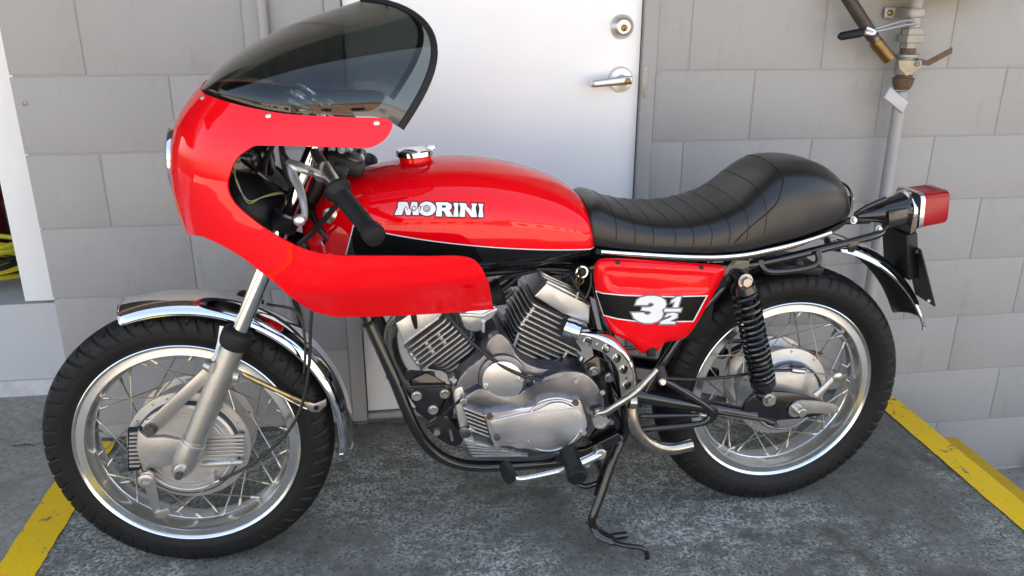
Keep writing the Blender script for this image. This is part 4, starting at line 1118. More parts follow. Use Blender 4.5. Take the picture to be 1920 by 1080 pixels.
# filler cap
cc = at(778, 287, 0.0)
cap = part('filler_cap', lathe([(0.030, -0.020), (0.0335, -0.016), (0.0335, -0.006)], cc+V(0, 0, 0.000), (-0.05, 0, 1), 40), red, tank)
part('cap_lid', lathe([(0.0365, -0.006), (0.0395, -0.003), (0.0395, 0.006), (0.037, 0.009), (0.02, 0.012), (0, 0.013)], cc, (-0.05, 0, 1), 48), chrome, tank)
part('cap_latch', MB().add(box(cc+V(0.032, 0, 0.011), (0.020, 0.022, 0.010), None, 0.003)), chrome, tank)
kd = onto(bvh, 620, 404, 0.001)
part('steering_lock', lathe([(0.0155, -0.004), (0.0155, 0.003), (0.0135, 0.0045), (0, 0.0045)], at(620, 404, -0.11) if kd is None else kd, (-0.25, -1, 0.1), 30), zinc, tank)

# ------------------------------------------------------------------ seat
seat_tab = [(0.166, 0.842, 0.750, 0.104), (0.190, 0.846, 0.744, 0.115), (0.240, 0.826, 0.738, 0.122), (0.306, 0.811, 0.731, 0.128), (0.380, 0.808, 0.726, 0.132), (0.448, 0.819, 0.722, 0.134), (0.500, 0.840, 0.722, 0.135), (0.535, 0.868, 0.724, 0.134), (0.568, 0.895, 0.729, 0.132), (0.600, 0.911, 0.734, 0.129), (0.645, 0.914, 0.742, 0.124), (0.690, 0.909, 0.752, 0.113), (0.730, 0.895, 0.760, 0.099), (0.765, 0.871, 0.766, 0.081), (0.790, 0.842, 0.769, 0.062), (0.806, 0.812, 0.772, 0.044), (0.814, 0.790, 0.774, 0.030)]
SS = stations(seat_tab, 90)
def seat_ring(s, M_=48, grow=0.0):
    x, zt, zb, hwd = s; r = []; zw = zb+0.30*(zt-zb)
    for j in range(M_):
        t = 2*PI*j/M_; c, sn = math.cos(t), math.sin(t)
        e = 0.66 if sn >= 0 else 0.35
        cy_ = math.copysign(abs(c)**e, c); sz = math.copysign(abs(sn)**e, sn)
        if sn >= 0: r.append(V(x, (hwd+grow)*cy_, zw+(zt+grow-zw)*sz))
        else: r.append(V(x, (hwd+grow)*cy_*(1-0.03*abs(sn)), zw+(zw-zb)*sz))
    return r
rings = [seat_ring(s) for s in SS]
rings = endcap(rings[0], -0.006, 4)[::-1]+rings+endcap(rings[-1], 0.012, 4)
seat = part('seat', loft(rings), vinyl, smooth=60); tag(seat, 'black vinyl solo seat with raised hump')
def seat_at(x): return np.array([np.interp(x, [q[0] for q in SS], [q[k] for q in SS]) for k in range(4)])
for x in np.arange(0.215, 0.57, 0.0405):
    r = seat_ring(seat_at(x), 96, 0.0002); up_half = [q+V(0.10*max(0, (0.80-q[2]))*0.2, 0, 0) for q in r[0:49]]
    lo_ = seat_at(x); up_half = [V(q[0]+0.012*(1 if x > 0.3 else 0.3)*math.sin(PI*min(1, max(0, (q[2]-lo_[2])/(lo_[1]-lo_[2])))), q[1], q[2]) for q in r[0:49]]
    # keep the welt on the surface after the curved shift
    P = []
    for q in up_half:
        s = seat_at(q[0]); o_ = seat_at(x)
        fz = (q[2]-o_[2])/(o_[1]-o_[2]); fyv = q[1]/o_[3]
        P.append(V(q[0], fyv*s[3], s[2]+fz*(s[1]-s[2])))
    part('stitched_seam', tube(P, 0.0010, 5), black_satin, seat)
# side seam sweeping up round the hump, on both flanks, and the rear piping
seatbvh = BVHTree.FromPolygons([Vector(v) for r in rings for v in r], [list(f) for f in loft(rings)[1]])
P = [onto(seatbvh, *q, 0.0004) for q in ((1370, 477), (1378, 455), (1395, 437), (1420, 415), (1442, 397), (1458, 378), (1466, 355), (1468, 335), (1452, 312), (1430, 298))]
P = [q for q in P if q is not None]
for s in (1, -1): part('side_seam', tube([q*V(1, s, 1) for q in P], 0.0016, 6, 3), black_satin, seat)
r = seat_ring(seat_at(0.785), 96, 0.001)
part('piping', tube([q+V(0.030*(1-((q[2]-0.82)/0.06)**2)*0.3, 0, 0) for q in r[0:49]], 0.0030, 6), black_gloss, seat)
tr = [(1127, 472.5), (1160, 475), (1200, 477.5), (1250, 480.5), (1300, 482.5), (1350, 482.5), (1400, 478), (1440, 470), (1480, 461), (1520, 449.5), (1558, 437)]
def seaty(px, py):
    y = -0.12
    for _ in range(30):
        p = at(px, py, y); y = 0.5*y-0.5*(seat_at(min(p[0], 0.80))[3]+0.001)
    return at(px, py, y)
P = [seaty(*q) for q in tr]
for s in (1, -1): part('trim_strip', tube([q*V(1, s, 1) for q in P], 0.0055, 10, 4, flat=(1.0, 0.6), up=(0, 0, 1)), chrome, seat)
part('seat_base', loft([[V(x, yy*seat_at(x)[3]*0.93, seat_at(x)[2]+dz_) for (yy, dz_) in ((-1, 0.0), (1, 0.0), (1, -0.012), (-1, -0.012))] for x in np.linspace(0.18, 0.80, 20)]), black_satin, seat)
part('rear_badge', box((0.823, 0.0, 0.80), (0.006, 0.05, 0.03), None, 0.002), chrome, seat)

# ------------------------------------------------------------------ side covers
sc_px = [(1113.6, 515), (1114.5, 500), (1119, 490), (1131, 484.5), (1178, 485), (1256, 490), (1335, 495.5), (1352, 498), (1359, 504.5), (1357, 515), (1333, 560), (1304, 610), (1291, 627), (1275, 637), (1248, 642), (1236, 656), (1217, 662), (1205, 662), (1193, 653), (1182, 642), (1164, 633), (1147, 622), (1131, 592), (1117.5, 548)]
sc_loop = [tuple(q[:2]) for q in catmull([(a, b, 0) for a, b in sc_px], 4, True)]
emb = [(1131, 501), (1140, 499), (1335, 510), (1342, 512), (1330, 545), (1320, 549), (1220, 551), (1160, 548), (1140, 540), (1132, 520)]
def sc_y(px, py):
    d = segdist(px, py, sc_loop); y = -0.128-0.018*(1-math.exp(-d/9.0))
    if inpoly(px, py, [emb]): y += 0.0045*min(1, segdist(px, py, emb)/6.0)
    return y
pv2, pf2 = cdt([sc_loop], 4.5)
vs = [at(x, y, sc_y(x, y)) for x, y in pv2]
W2, F2, M2 = shell(vs, pf2, 0.003, lambda v, n_: n_[1] < 0)
sc = obj('side_cover', W2, F2, [red, inner_black], bike, 60, M2); tag(sc, 'red side cover with black band and white numerals')
scb = BVHTree.FromPolygons([Vector(v) for v in W2], [list(f) for f in F2])
band = [(1116, 544.5), (1131, 549), (1168, 552.6), (1256, 555.4), (1327.5, 553.5), (1301, 603.5), (1256, 604.3), (1197, 604), (1158, 599), (1131, 592)]

bi = [(1117.5, 547.0), (1131, 551.2), (1168, 554.9), (1256, 557.7), (1323.8, 555.8), (1299.3, 601.4), (1256, 602), (1197, 601.7), (1158, 596.7), (1131.8, 590)]

def decal_sc(name, loops, off, m_, sp):
    pv3, pf3 = cdt(loops, sp)
    return obj(name, [at(x, y, sc_y(x, y)-off) for x, y in pv3], pf3, m_, sc, 0)
def c7(P): return [(1100+x/5.143, 470+y/5.143) for x, y in P]
def dn(L, k=6):
    o_ = []
    for i in range(len(L)):
        a, b_ = np.array(L[i]), np.array(L[(i+1) % len(L)]); m_ = max(1, int(np.linalg.norm(b_-a)/k)); o_ += [tuple(a+(b_-a)*j/m_) for j in range(m_)]
    return o_
decal_sc('white_line', [dn(band)], 0.0014, white_paint, 4)
decal_sc('black_band', [dn(bi)], 0.0022, black_decal, 4)
three = [(468, 522), (485, 478), (525, 450), (585, 438), (650, 437), (715, 449), (757, 480), (767, 515), (755, 548), (725, 572), (738, 604), (725, 645), (685, 680), (625, 699), (560, 698), (500, 682), (455, 648), (431, 598), (548, 597), (562, 615), (592, 619), (618, 607), (622, 592), (598, 582), (528, 576), (538, 548), (600, 547), (640, 535), (650, 516), (622, 499), (597, 508), (588, 523)]
one = [(818, 482), (868, 446), (912, 441), (880, 545), (832, 545), (852, 492), (812, 502)]
bar_ = [(752, 560), (914, 560), (905, 588), (746, 588)]
two = [(752, 638), (778, 607), (838, 597), (876, 610), (872, 645), (800, 682), (858, 686), (850, 706), (706, 706), (718, 682), (815, 640), (816, 624), (795, 625), (782, 640)]
for k_, L in enumerate((three, one, bar_, two)):
    decal_sc('numeral_outline', [c7(offset_poly(L, 13))], 0.0034+0.0001*k_, grey_decal, 4)
    decal_sc('numeral', [c7(L)], 0.0044+0.0001*k_, white_paint, 4)
for q in ((1158, 491), (1315, 501)):
    part('screw', lathe([(0.0052, 0), (0.0052, 0.003), (0.004, 0.0042), (0, 0.0042)], onto(scb, *q, -0.001), (0, -1, 0.1), 14), black_satin, sc)
part('rubber_bung', tube([at(1220, 652, -0.130), at(1221, 668, -0.140)], [0.011, 0.010], 14), rubber, sc)
far = obj('side_cover', [v*V(1, -1, 1) for v in W2], F2, [red, inner_black], bike, 60, M2); tag(far, 'side cover on the far flank')

# ------------------------------------------------------------------ engine
def PR(pts, y, y1, bev=0.003, seg=3): return prism(XZ(pts, y), y, y1, bev*0.6, 2)
cc_poly = smoothpoly([(853, 735), (862, 708), (880, 690), (905, 668), (915, 640), (935, 625), (955, 640), (975, 672), (1010, 690), (1050, 692), (1090, 690), (1115, 715), (1132, 755), (1128, 790), (1100, 820), (1050, 848), (985, 858), (900, 850), (868, 815), (856, 775)], 3)
eng = part('engine', PR(cc_poly, -0.135, 0.135, 0.010), alu_dark); tag(eng, 'air cooled V-twin engine with finned cylinders')
part('crankcase_wall', PR(smoothpoly([(851, 742), (858, 728), (868, 728), (876, 758), (880, 800), (892, 835), (875, 830), (862, 800)], 3), -0.142, -0.10, 0.004), alu_cast, eng)
# upper swept cover (stained)
part('timing_cover', PR(smoothpoly([(868, 752), (880, 738), (905, 728), (935, 742), (965, 742), (985, 732), (1010, 716), (1032, 703), (1060, 697), (1095, 700), (1120, 722), (1134, 752), (1130, 775), (1105, 800), (1040, 800), (960, 800), (900, 790), (880, 775)], 3), -0.158, -0.12, 0.009, 4), alu_dark, eng)
cov = smoothpoly([(909, 778), (941, 772), (998, 762), (1011, 753), (1027, 747), (1049, 745), (1071, 750), (1088, 751), (1095, 773), (1102, 795), (1095, 814), (1075, 833), (1049, 845), (1013, 848), (989, 843), (955, 838), (929, 836), (919, 816), (912, 790)], 3)
part('clutch_cover', PR(cov, -0.172, -0.125, 0.007, 4), alu_cast, eng)
part('clutch_dome', PR(smoothpoly([(924, 788), (998, 772), (1030, 758), (1052, 755), (1075, 764), (1090, 775), (1096, 797), (1085, 816), (1060, 834), (1030, 843), (1002, 840), (975, 832), (935, 826), (926, 806)], 3), -0.1765, -0.165, 0.004, 2), alu_cast, eng)
pxt([(930, 788, -0.176), (1000, 773, -0.176), (1085, 762, -0.175)], 0.0026, alu_cast, 'casting_rib', eng, 4, 8)
arcs = [(996, 773), (1003, 764), (1016, 757), (1034, 752), (1052, 751), (1068, 756), (1079, 764)]
pxt([(a, b, -0.175) for a, b in arcs], 0.0028, alu_cast, 'casting_rib', eng, 4, 8)
pxt([(990, 826, -0.1765), (1000, 838, -0.174), (1018, 845, -0.172), (1042, 844, -0.172), (1065, 834, -0.174), (1082, 818, -0.1765), (1088, 806, -0.1765)], 0.0016, alu_cast, 'casting_rib', eng, 4, 8)
def gasket(poly, y, name='gasket_line'):
    part(name, tube([V(x, y, z) for x, z in XZ(poly, y)], 0.0018, 6, closed=True), gap_dark, eng)
gasket(cov, -0.1592)
# louvres on the front of the cover
part('louvre_recess', PR([(869, 762), (906, 777), (917, 818), (882, 805)], -0.1625, -0.13, 0.002), black_satin, eng)
for i in range(6):
    t = i/5.0; a = (868+14*t, 764+41*t); b2 = (907+10*t, 779+39*t); h = 3.0
    part('louvre', PR([a, b2, (b2[0]+1, b2[1]+h), (a[0]+1, a[1]+h)], -0.169, -0.135, 0.0008, 1), alu_cast, eng)
part('sump_block', PR(smoothpoly([(862, 805), (880, 802), (884, 818), (866, 822)], 2), -0.150, -0.10, 0.003), alu_dark, eng)
for i in range(6):
    a = (868+3.6*i, 824+6.0*i); b2 = (930+12*i, 838+3.2*i)
    part('sump_fin', PR([a, (b2[0], b2[1]), (b2[0], b2[1]+2.6), (a[0]+1, a[1]+3.2)], -0.145-0.002*(i % 2), 0.12, 0.0006, 1), alu_cast, eng)
part('sump', PR(smoothpoly([(880, 830), (930, 838), (1000, 850), (1050, 846), (1030, 862), (960, 866), (895, 858)], 3), -0.125, 0.12, 0.006), alu_dark, eng)
pxt([(932, 830, -0.165), (933, 843, -0.160)], 0.008, alu_cast, 'drain_boss', eng, 0, 12)
# round inspection cover with flats at the bottom
rc = [(943+38.5*math.cos(t), 715+37*math.sin(t)) for t in np.linspace(R(140), R(400), 30)]+[(962, 748), (955, 751), (933, 752), (926, 750)]
part('inspection_cover', PR(rc, -0.156, -0.13, 0.002), alu_pol, eng)
part('cover_bed', PR(ell(943, 712, 46, 46, 40), -0.146, -0.11, 0.006, 3), alu_dark, eng)
for q in ((910, 724, -0.156), (977, 711, -0.156)): part('screw', capbolt(at(*q), 0.0058, 0.005), zinc, eng)
for q in ((851, 713, -0.14), (1004, 714, -0.145), (1080, 714, -0.158), (1129, 735, -0.158), (870, 751, -0.158), (884, 804, -0.160), (929, 645, -0.11), (1056, 680, -0.09), (868, 752, -0.158)):
    part('screw', capbolt(at(*q), 0.0062, 0.006), zinc, eng)
for q, m_ in (((918, 780, -0.173), brass), ((1079, 755, -0.173), brass), ((932, 820, -0.180), steel_dark), ((1094, 810, -0.175), zinc)):
    part('screw', lathe([(0.0075, 0), (0.0075, 0.003), (0.006, 0.005), (0, 0.005)], at(*q), (0, -1, 0), 18), m_, eng)
# cylinder barrels behind the fins
def fin(l, r, yn, yf, th, m_, corner=0.022, parent=None, name='cooling_fin'):
    """plate between two photo points on its near edge, running from yn (near) to yf; rounded plan corners"""
    a, b2 = at(*l, yn), at(*r, yn); d = nrm(b2-a); L = np.linalg.norm(b2-a); nrm_ = V(-d[2], 0, d[0]); nrm_ = nrm_ if nrm_[2] > 0 else -nrm_
    Wd = yf-yn; c = min(corner, L*0.45, Wd*0.45); P = []
    for (cx_, cy_, a0) in ((c, c, PI), (L-c, c, 1.5*PI), (L-c, Wd-c, 0), (c, Wd-c, 0.5*PI)):
        for k2 in range(5):
            t = a0+k2/4*PI/2; P.append((cx_+c*math.cos(t), cy_+c*math.sin(t)))
    vs = []
    for o_ in (th/2, -th/2):
        for (x, y) in P: vs.append(a+d*x+V(0, y, 0)+nrm_*o_)
    n_ = len(P); fs = [list(range(n_)), list(range(n_, 2*n_))[::-1]]+[[i, (i+1) % n_, n_+(i+1) % n_, n_+i] for i in range(n_)]
    return part(name, (vs, fs), m_, parent or eng, 30)
def c2(x, y): return (700+x/5.4, 560+y/5.4)
for i in range(6):
    x0, y0 = 322+i*30, 530+i*42; L = 540+i*14
    fin(c2(x0, y0), c2(x0+0.8*L, y0-0.6*L), -0.082, 0.082, 0.0034, alu_fin, 0.016)
for j in range(6):
    x0, y0 = 470+(j+1)*27, 742+(j+1)*36; t0 = 135+18*j; t1 = 660-16*j
    fin(c2(x0+.8*t0, y0-.6*t0), c2(x0+.8*t1, y0-.6*t1), -0.082, 0.082, 0.0032, alu_fin, 0.026)
part('cylinder', PR([c2(*q) for q in ((380, 520), (760, 240), (1080, 480), (1090, 570), (800, 800), (690, 740), (560, 720))], -0.062, 0.066, 0.008), gap_dark, eng)
part('cylinder_base', PR([c2(*q) for q in ((760, 830), (1080, 585), (1060, 680), (860, 845))], -0.095, 0.09, 0.004), alu_cast, eng)
part('cylinder_head', PR([c2(*q) for q in ((225, 250), (300, 205), (420, 120), (640, 90), (700, 170), (560, 265), (300, 440))], -0.080, 0.075, 0.006, 3), alu_cast, eng)
part('head_gasket_line', PR([c2(*q) for q in ((300, 445), (655, 180), (672, 198), (312, 468))], -0.0825, 0.07, 0.001, 1), alu_fin, eng)
part('spark_plug_cap', tube([at(*c2(400, 130), -0.088), at(*c2(412, 200), -0.092), at(*c2(432, 300), -0.086)], [0.006, 0.0065, 0.0035], 10, 3), rubber, eng)
for i, x in enumerate((365, 520, 640)):
    a = c2(x, 520-0.75*(x-365)+20); pxt([(a[0], a[1], -0.070), (a[0]+18, a[1]+24, -0.070)], 0.0055, alu_fin, 'fin_bridge', eng, 0, 8)
# rear cylinder
def c1(x, y): return (840+x/4.909, 480+y/4.909)
hf = [((770, 440), (1080, 592)), ((748, 485), (1060, 640)), ((716, 527), (1040, 685)), ((690, 570), (1060, 752)), ((662, 614), (1240, 893)), ((640, 656), (1215, 935))]
for l, r in hf: fin(c1(*l), c1(*r), -0.084, 0.080, 0.0034, alu_fin, 0.014)
bf = [((622, 705), (1112, 925)), ((612, 752), (1090, 968)), ((602, 800), (1050, 1003)), ((592, 842), (1000, 1033)), ((584, 884), (945, 1060))]
for l, r in bf: fin(c1(*l), c1(*r), -0.084, 0.080, 0.0032, alu_fin, 0.030)
part('cylinder', PR([c1(*q) for q in ((790, 420), (1130, 560), (1190, 860), (1060, 980), (930, 1060), (640, 900), (680, 640))], -0.062, 0.066, 0.008), gap_dark, eng)
part('cylinder_base', PR([c1(*q) for q in ((600, 890), (930, 1070), (830, 1065), (690, 1010))], -0.095, 0.09, 0.004), alu_cast, eng)
part('cylinder_head', PR([c1(*q) for q in ((795, 372), (905, 255), (1060, 330), (1310, 455), (1302, 632), (1215, 592), (1130, 556), (1060, 535))], -0.086, 0.080, 0.006, 3), alu_cast, eng)
part('head_ledge', PR([c1(*q) for q in ((880, 285), (915, 225), (1070, 300), (1320, 440), (1310, 470), (1060, 345))], -0.070, 0.075, 0.003, 2), alu_cast, eng)
for i in range(5):
    l = (865-9*i, 262-30*i+4); r = (1290-24*i, 430-30*i)
    fin(c1(*l), c1(*r), -0.058, 0.065, 0.0034, alu_fin, 0.03)
pxt([c1(1075, 205)+(-0.05,), c1(1062, 225)+(-0.055,)], 0.0045, rubber, 'breather', eng, 0, 8)
for k2 in range(3):
    a = c1(790-38*k2, 470+52*k2); pxt([(a[0], a[1], -0.074), (a[0]-8, a[1]+13, -0.074)], 0.0042, alu_fin, 'fin_bridge', eng, 0, 8)
for k2 in range(4):
    a = c1(655-14*k2, 700+38*k2); pxt([(a[0], a[1], -0.076), (a[0]-4, a[1]+9, -0.076)], 0.0040, alu_fin, 'fin_bridge', eng, 0, 8)
for k2 in range(3):
    a = c1(1105-28*k2, 860+50*k2); pxt([(a[0], a[1], -0.076), (a[0]-6, a[1]+11, -0.076)], 0.0042, alu_fin, 'fin_bridge', eng, 0, 8)
pxt([c1(1235, 925)+(-0.07,), c1(1195, 1010)+(-0.075,)], 0.0075, alu_cast, 'stud', eng, 0, 10)
# carburettor
cb = part('carburettor', PR(smoothpoly([(865, 600), (870, 586), (900, 580), (928, 574), (931, 584), (922, 597), (912, 603), (904, 619), (888, 622), (872, 616), (868, 606)], 2), -0.100, -0.030, 0.005, 3), alu_pol)
part('float_bowl_rim', PR([(862, 588), (905, 590), (932, 577), (932, 584), (906, 597), (863, 594)], -0.106, -0.03, 0.001), alu_cast, cb)
part('drain_plug', tube([at(906, 602, -0.102), at(906, 622, -0.102)], [0.005, 0.0042], 10), alu_cast, cb)
part('bellmouth', lathe([(0.016, 0), (0.024, 0.02), (0.030, 0.045), (0.027, 0.046)], at(905, 560, -0.06), (0.8, -0.1, 0.3), 26), rubber, cb)
part('second_carburettor', PR([(902, 520), (950, 515), (960, 545), (930, 560), (905, 550)], -0.05, 0.03, 0.005), steel_dark, cb)
pxt([(838, 590, -0.11), (870, 628, -0.13), (905, 660, -0.145), (945, 688, -0.155), (985, 706, -0.160), (1015, 711, -0.155), (1034, 700, -0.135)], 0.0040, cable_m, 'clutch_cable', None, 6, 10)
pxt([(911, 740, -0.150), (890, 744, -0.150), (868, 748, -0.148), (845, 765, -0.13), (820, 790, -0.11), (800, 800, -0.10)], 0.0040, cable_m, 'alternator_lead', None, 6, 10)

# ------------------------------------------------------------------ exhaust
ex1 = part('exhaust', tube([at(*p) for p in ((1085, 622, -0.098), (1120, 637, -0.112), (1150, 660, -0.130), (1170, 692, -0.142), (1177, 722, -0.147), (1182, 760, -0.154), (1186, 790, -0.160), (1198, 816, -0.160), (1222, 834, -0.152), (1255, 841, -0.142), (1294, 834, -0.130))], 0.0155, 20, 6, cap=False), chrome_worn); tag(ex1, 'cut-off exhaust pipe with drilled chrome heat shield')
part('bore', tube([at(1286, 836, -0.132), at(1293.5, 834, -0.1302)], 0.0140, 18), black_satin, ex1)
part('collar', MB().add(tube([at(1060, 612, -0.085), at(1078, 619, -0.094)], [0.022, 0.0225], 26)).add(tube([at(1078, 619, -0.094), at(1088, 622, -0.099)], [0.0205, 0.0205], 26)), chrome, ex1)
part('flange', tube([at(1088, 622, -0.099), at(1100, 626, -0.106)], 0.016, 20), steel_dark, ex1)
def shy(px): return float(np.interp(px, [1083, 1112, 1138, 1163, 1186], [-0.118, -0.140, -0.158, -0.170, -0.174]))
face_up = [(1085, 627), (1113, 634), (1136, 644), (1157, 657), (1174, 674.5), (1184.5, 695.5), (1187, 714.6), (1187.5, 735), (1187.4, 755)]
face_lo = [(1083, 644), (1105, 651), (1132, 662), (1149, 678), (1160, 699), (1162.6, 722), (1164.5, 738), (1168, 755)]
lip_up = [(1094, 617), (1122, 620.5), (1148, 631), (1169, 650), (1184, 671), (1192, 692), (1195, 712), (1195.5, 735), (1195.5, 755)]
fu = [tuple(q[:2]) for q in catmull([(a, b, 0) for a, b in face_up], 5)]; fl = [tuple(q[:2]) for q in catmull([(a, b, 0) for a, b in face_lo], 5)]; lu = [tuple(q[:2]) for q in catmull([(a, b, 0) for a, b in lip_up], 5)]
hol = [(1102.5, 640, 8.2), (1137, 653.5, 8.0), (1157, 671.6, 8.0), (1170, 692.6, 8.0), (1176, 723, 8.0), (1179, 748, 6.2)]
pv2, pf2 = cdt([fu+fl[::-1]]+[ell(a, b, r_, r_, 22) for a, b, r_ in hol], 5)
vs = [at(x, y, shy(x)) for x, y in pv2]
W2, F2, M2 = shell(vs, pf2, 0.0022, lambda v, n_: n_[1] < 0)
shd = obj('heat_shield', W2, F2, [chrome_dull, chrome_dull], ex1, 30, M2)
ls_ = []; ff = []
for (a, b2) in zip(fu, lu):
    y = shy(a[0]); e0 = at(a[0], a[1], y); e2 = at(b2[0], b2[1], y+0.010); e1 = 0.5*(e0+e2)+(at(b2[0], b2[1], y-0.002)-e2)*0.45; e3 = at(b2[0]-1, b2[1]-3, y+0.032)
    ls_ += [e0, 0.5*(e0+e1)+(e1-0.5*(e0+e2))*0.35, e1, 0.5*(e1+e2)+(e1-0.5*(e0+e2))*0.30, e2, e3]
for i in range(len(fu)-1):
    for k2 in range(5): ff.append([i*6+k2, i*6+k2+1, (i+1)*6+k2+1, (i+1)*6+k2])
part('shield_lip', (ls_, ff), chrome, ex1, 60)
for (a, b2, r_) in hol:
    c = at(a, b2, shy(a)); rr = r_/830.0
    part('hole_rim', lathe([(rr*1.0, -0.003), (rr*1.10, 0.0006), (rr*1.0, 0.0012), (rr*0.95, -0.0005)], c, (0.1, -1, 0.1), 22, caps=False), chrome, ex1)
part('shield_rivet', lathe([(0.0045, 0), (0.0035, 0.0016), (0, 0.002)], at(1119, 646, shy(1119)), (0, -1, 0), 14), chrome_dull, ex1)
part('shield_rivet', lathe([(0.0035, 0), (0.003, 0.0014), (0, 0.0016)], at(1174.5, 709, shy(1174)), (0, -1, 0), 14), rust, ex1)
pxt([(1178, 752, -0.164), (1190, 753, -0.164)], 0.0165, chrome_worn, 'clamp', ex1, 0, 16)
# far header seen in front of the engine
pxt([(768, 590, 0.0), (745, 600, 0.03), (733, 625, 0.05), (738, 665, 0.06), (755, 700, 0.07), (785, 735, 0.07)], 0.0165, chrome_worn, 'exhaust_header', None, 6, 16)

# ------------------------------------------------------------------ frame
TY = -0.075
dt = [(672, 555, TY), (690, 600, TY), (735, 700, TY-0.012), (768, 780, TY-0.02), (795, 828, TY-0.022), (830, 858, TY-0.022), (880, 873, TY-0.022), (960, 872, TY-0.022), (1060, 862, TY-0.022), (1115, 843, TY-0.022), (1160, 822, TY-0.022)]
fr = pxt(dt, 0.0135, black_gloss, 'frame', None, 6, 16); tag(fr, 'black tubular cradle frame')
part('frame_tube', tube([at(*p)*V(1, -1, 1) for p in dt], 0.0135, 14, 6), black_gloss, fr)
for q in ((692, 605), (736, 703), (770, 785)): a = at(*q, TY-0.006); part('cable_tie', tube([a-V(0.001, 0, -0.0025), a+V(0.001, 0, -0.0025)], 0.0150, 14), black_satin, fr)
pxt([(640, 400, 0.0), (720, 470, 0.0), (850, 485, 0.0), (1000, 490, 0.0), (1120, 500, 0.0)], 0.019, black_gloss, 'backbone_tube', fr, 5, 14)
pxt([(655, 440, 0.0), (680, 560, 0.0)], 0.016, black_gloss, 'gusset_tube', fr, 2, 12)
rail = [(1095, 505, -0.085), (1150, 497, -0.105), (1260, 500, -0.105), (1380, 499, -0.100), (1450, 488, -0.095), (1540, 467, -0.085), (1625, 446, -0.070), (1650, 437, -0.055), (1660, 425, -0.03)]
pxt(rail, 0.0095, black_gloss, 'seat_rail', fr, 5, 12)
part('seat_rail', tube([at(*p)*V(1, -1, 1) for p in rail], 0.0095, 12, 5), black_gloss, fr)
pxt([(1115, 505, -0.08), (1135, 600, -0.095), (1160, 700, -0.10), (1175, 790, -0.10), (1165, 825, -0.10)], 0.0125, black_gloss, 'rear_downtube', fr, 5, 14)
part('rear_downtube', tube([at(*p)*V(1, -1, 1) for p in ((1115, 505, -0.08), (1135, 600, -0.095), (1160, 700, -0.10), (1175, 790, -0.10), (1165, 825, -0.10))], 0.0125, 14, 5), black_gloss, fr)
pxt([(1385, 505, -0.10), (1300, 600, -0.10), (1240, 685, -0.10), (1195, 760, -0.10)], 0.0095, black_gloss, 'brace_tube', fr, 4, 12)
pxt([(1425, 488, -0.10), (1428, 500, -0.105), (1445, 509, -0.11), (1490, 506, -0.11), (1525, 498, -0.11), (1535, 487, -0.108), (1533, 470, -0.10)], 0.0075, black_gloss, 'grab_loop', fr, 5, 12)
part('shock_mount', PR([(1335, 520), (1362, 502), (1374, 488), (1406, 488), (1404, 512), (1396, 532), (1372, 535), (1342, 545)], -0.112, -0.085, 0.002), black_gloss, fr)
part('battery_box', box(at(1250, 560, -0.03), (0.17, 0.15, 0.15), None, 0.006), black_satin, fr)
part('air_box', box(at(1060, 512, 0.0), (0.12, 0.10, 0.030), None, 0.006), black_satin, fr)
part('undertray', MB().add(box(at(1470, 490, -0.02), (0.14, 0.12, 0.020), Matrix.Rotation(R(8), 3, 'Y'), 0.003)).add(box(at(1455, 492, -0.08), (0.035, 0.012, 0.020), None, 0.002)), black_satin, fr)
part('rubber_buffer', tube([at(1492, 498, -0.06), at(1500, 488, -0.06)], 0.012, 14), mat('grey_rubber', (0.06, 0.06, 0.06), 0.6), fr)
part('indicator_lug', PR([(1588, 455), (1612, 450), (1607, 468), (1600, 474), (1592, 473)], -0.086, -0.082), black_gloss, fr)
# tank-side clutter above the cylinders
for pts, r_ in ((((900, 512, -0.05), (960, 510, -0.04), (1020, 505, -0.04), (1080, 508, -0.05)), 0.006), (((925, 535, -0.05), (950, 520, -0.06), (985, 512, -0.06), (1005, 507, -0.05)), 0.005), (((1005, 505, -0.03), (1050, 512, -0.05), (1085, 512, -0.07)), 0.004), (((1055, 520, -0.07), (1068, 515, -0.07), (1085, 545, -0.08), (1098, 560, -0.09)), 0.0035), (((1098, 560, -0.09), (1108, 535, -0.09), (1108, 505, -0.085)), 0.004), (((915, 555, -0.03), (940, 560, -0.03), (960, 545, -0.02)), 0.008)):
    pxt(list(pts), r_, cable_m, 'cable', fr, 5, 8)
part('coil', tube([at(925, 525, -0.03), at(968, 520, -0.03)], 0.020, 16), black_satin, fr)
part('linkage', MB().add(box(at(925, 548, -0.07), (0.035, 0.02, 0.02), None, 0.003)).add(tube([at(940, 545, -0.06), at(975, 515, -0.05)], 0.006, 10)), black_satin, fr)
# engine plates
pl = part('engine_plate', PR([(772, 712), (800, 700), (818, 708), (838, 722), (850, 724), (852, 760), (846, 800), (822, 808), (805, 790), (780, 772)], -0.100, -0.094, 0.001), black_gloss, fr)
pt_ = XZ([(757, 700), (770, 695), (815, 698), (818, 716), (772, 724)], -0.092); hc_ = at(804, 709, -0.092)
pv3, pf3 = cdt([pt_, [(hc_[0]+0.0078*math.cos(t), hc_[2]+0.0078*math.sin(t)) for t in np.linspace(0, 2*PI, 21)[:-1]]], 0.012)
W2, F2, M2 = shell([V(x, -0.092, z) for x, z in pv3], pf3, 0.005, lambda v, n_: n_[1] < 0)
obj('mounting_lug', W2, F2, black_gloss, fr, 26)
part('plate_edge', PR([(769, 724), (836, 722), (836, 727), (769, 729)], -0.112, -0.095, 0.001), mat('chipped_black', (0.05, 0.05, 0.055), 0.25, 0.6), fr)
part('cast_bracket', PR(smoothpoly([(800, 795), (830, 778), (850, 792), (866, 818), (866, 832), (852, 838), (832, 830), (810, 812)], 3), -0.104, -0.085, 0.004), black_gloss, fr)
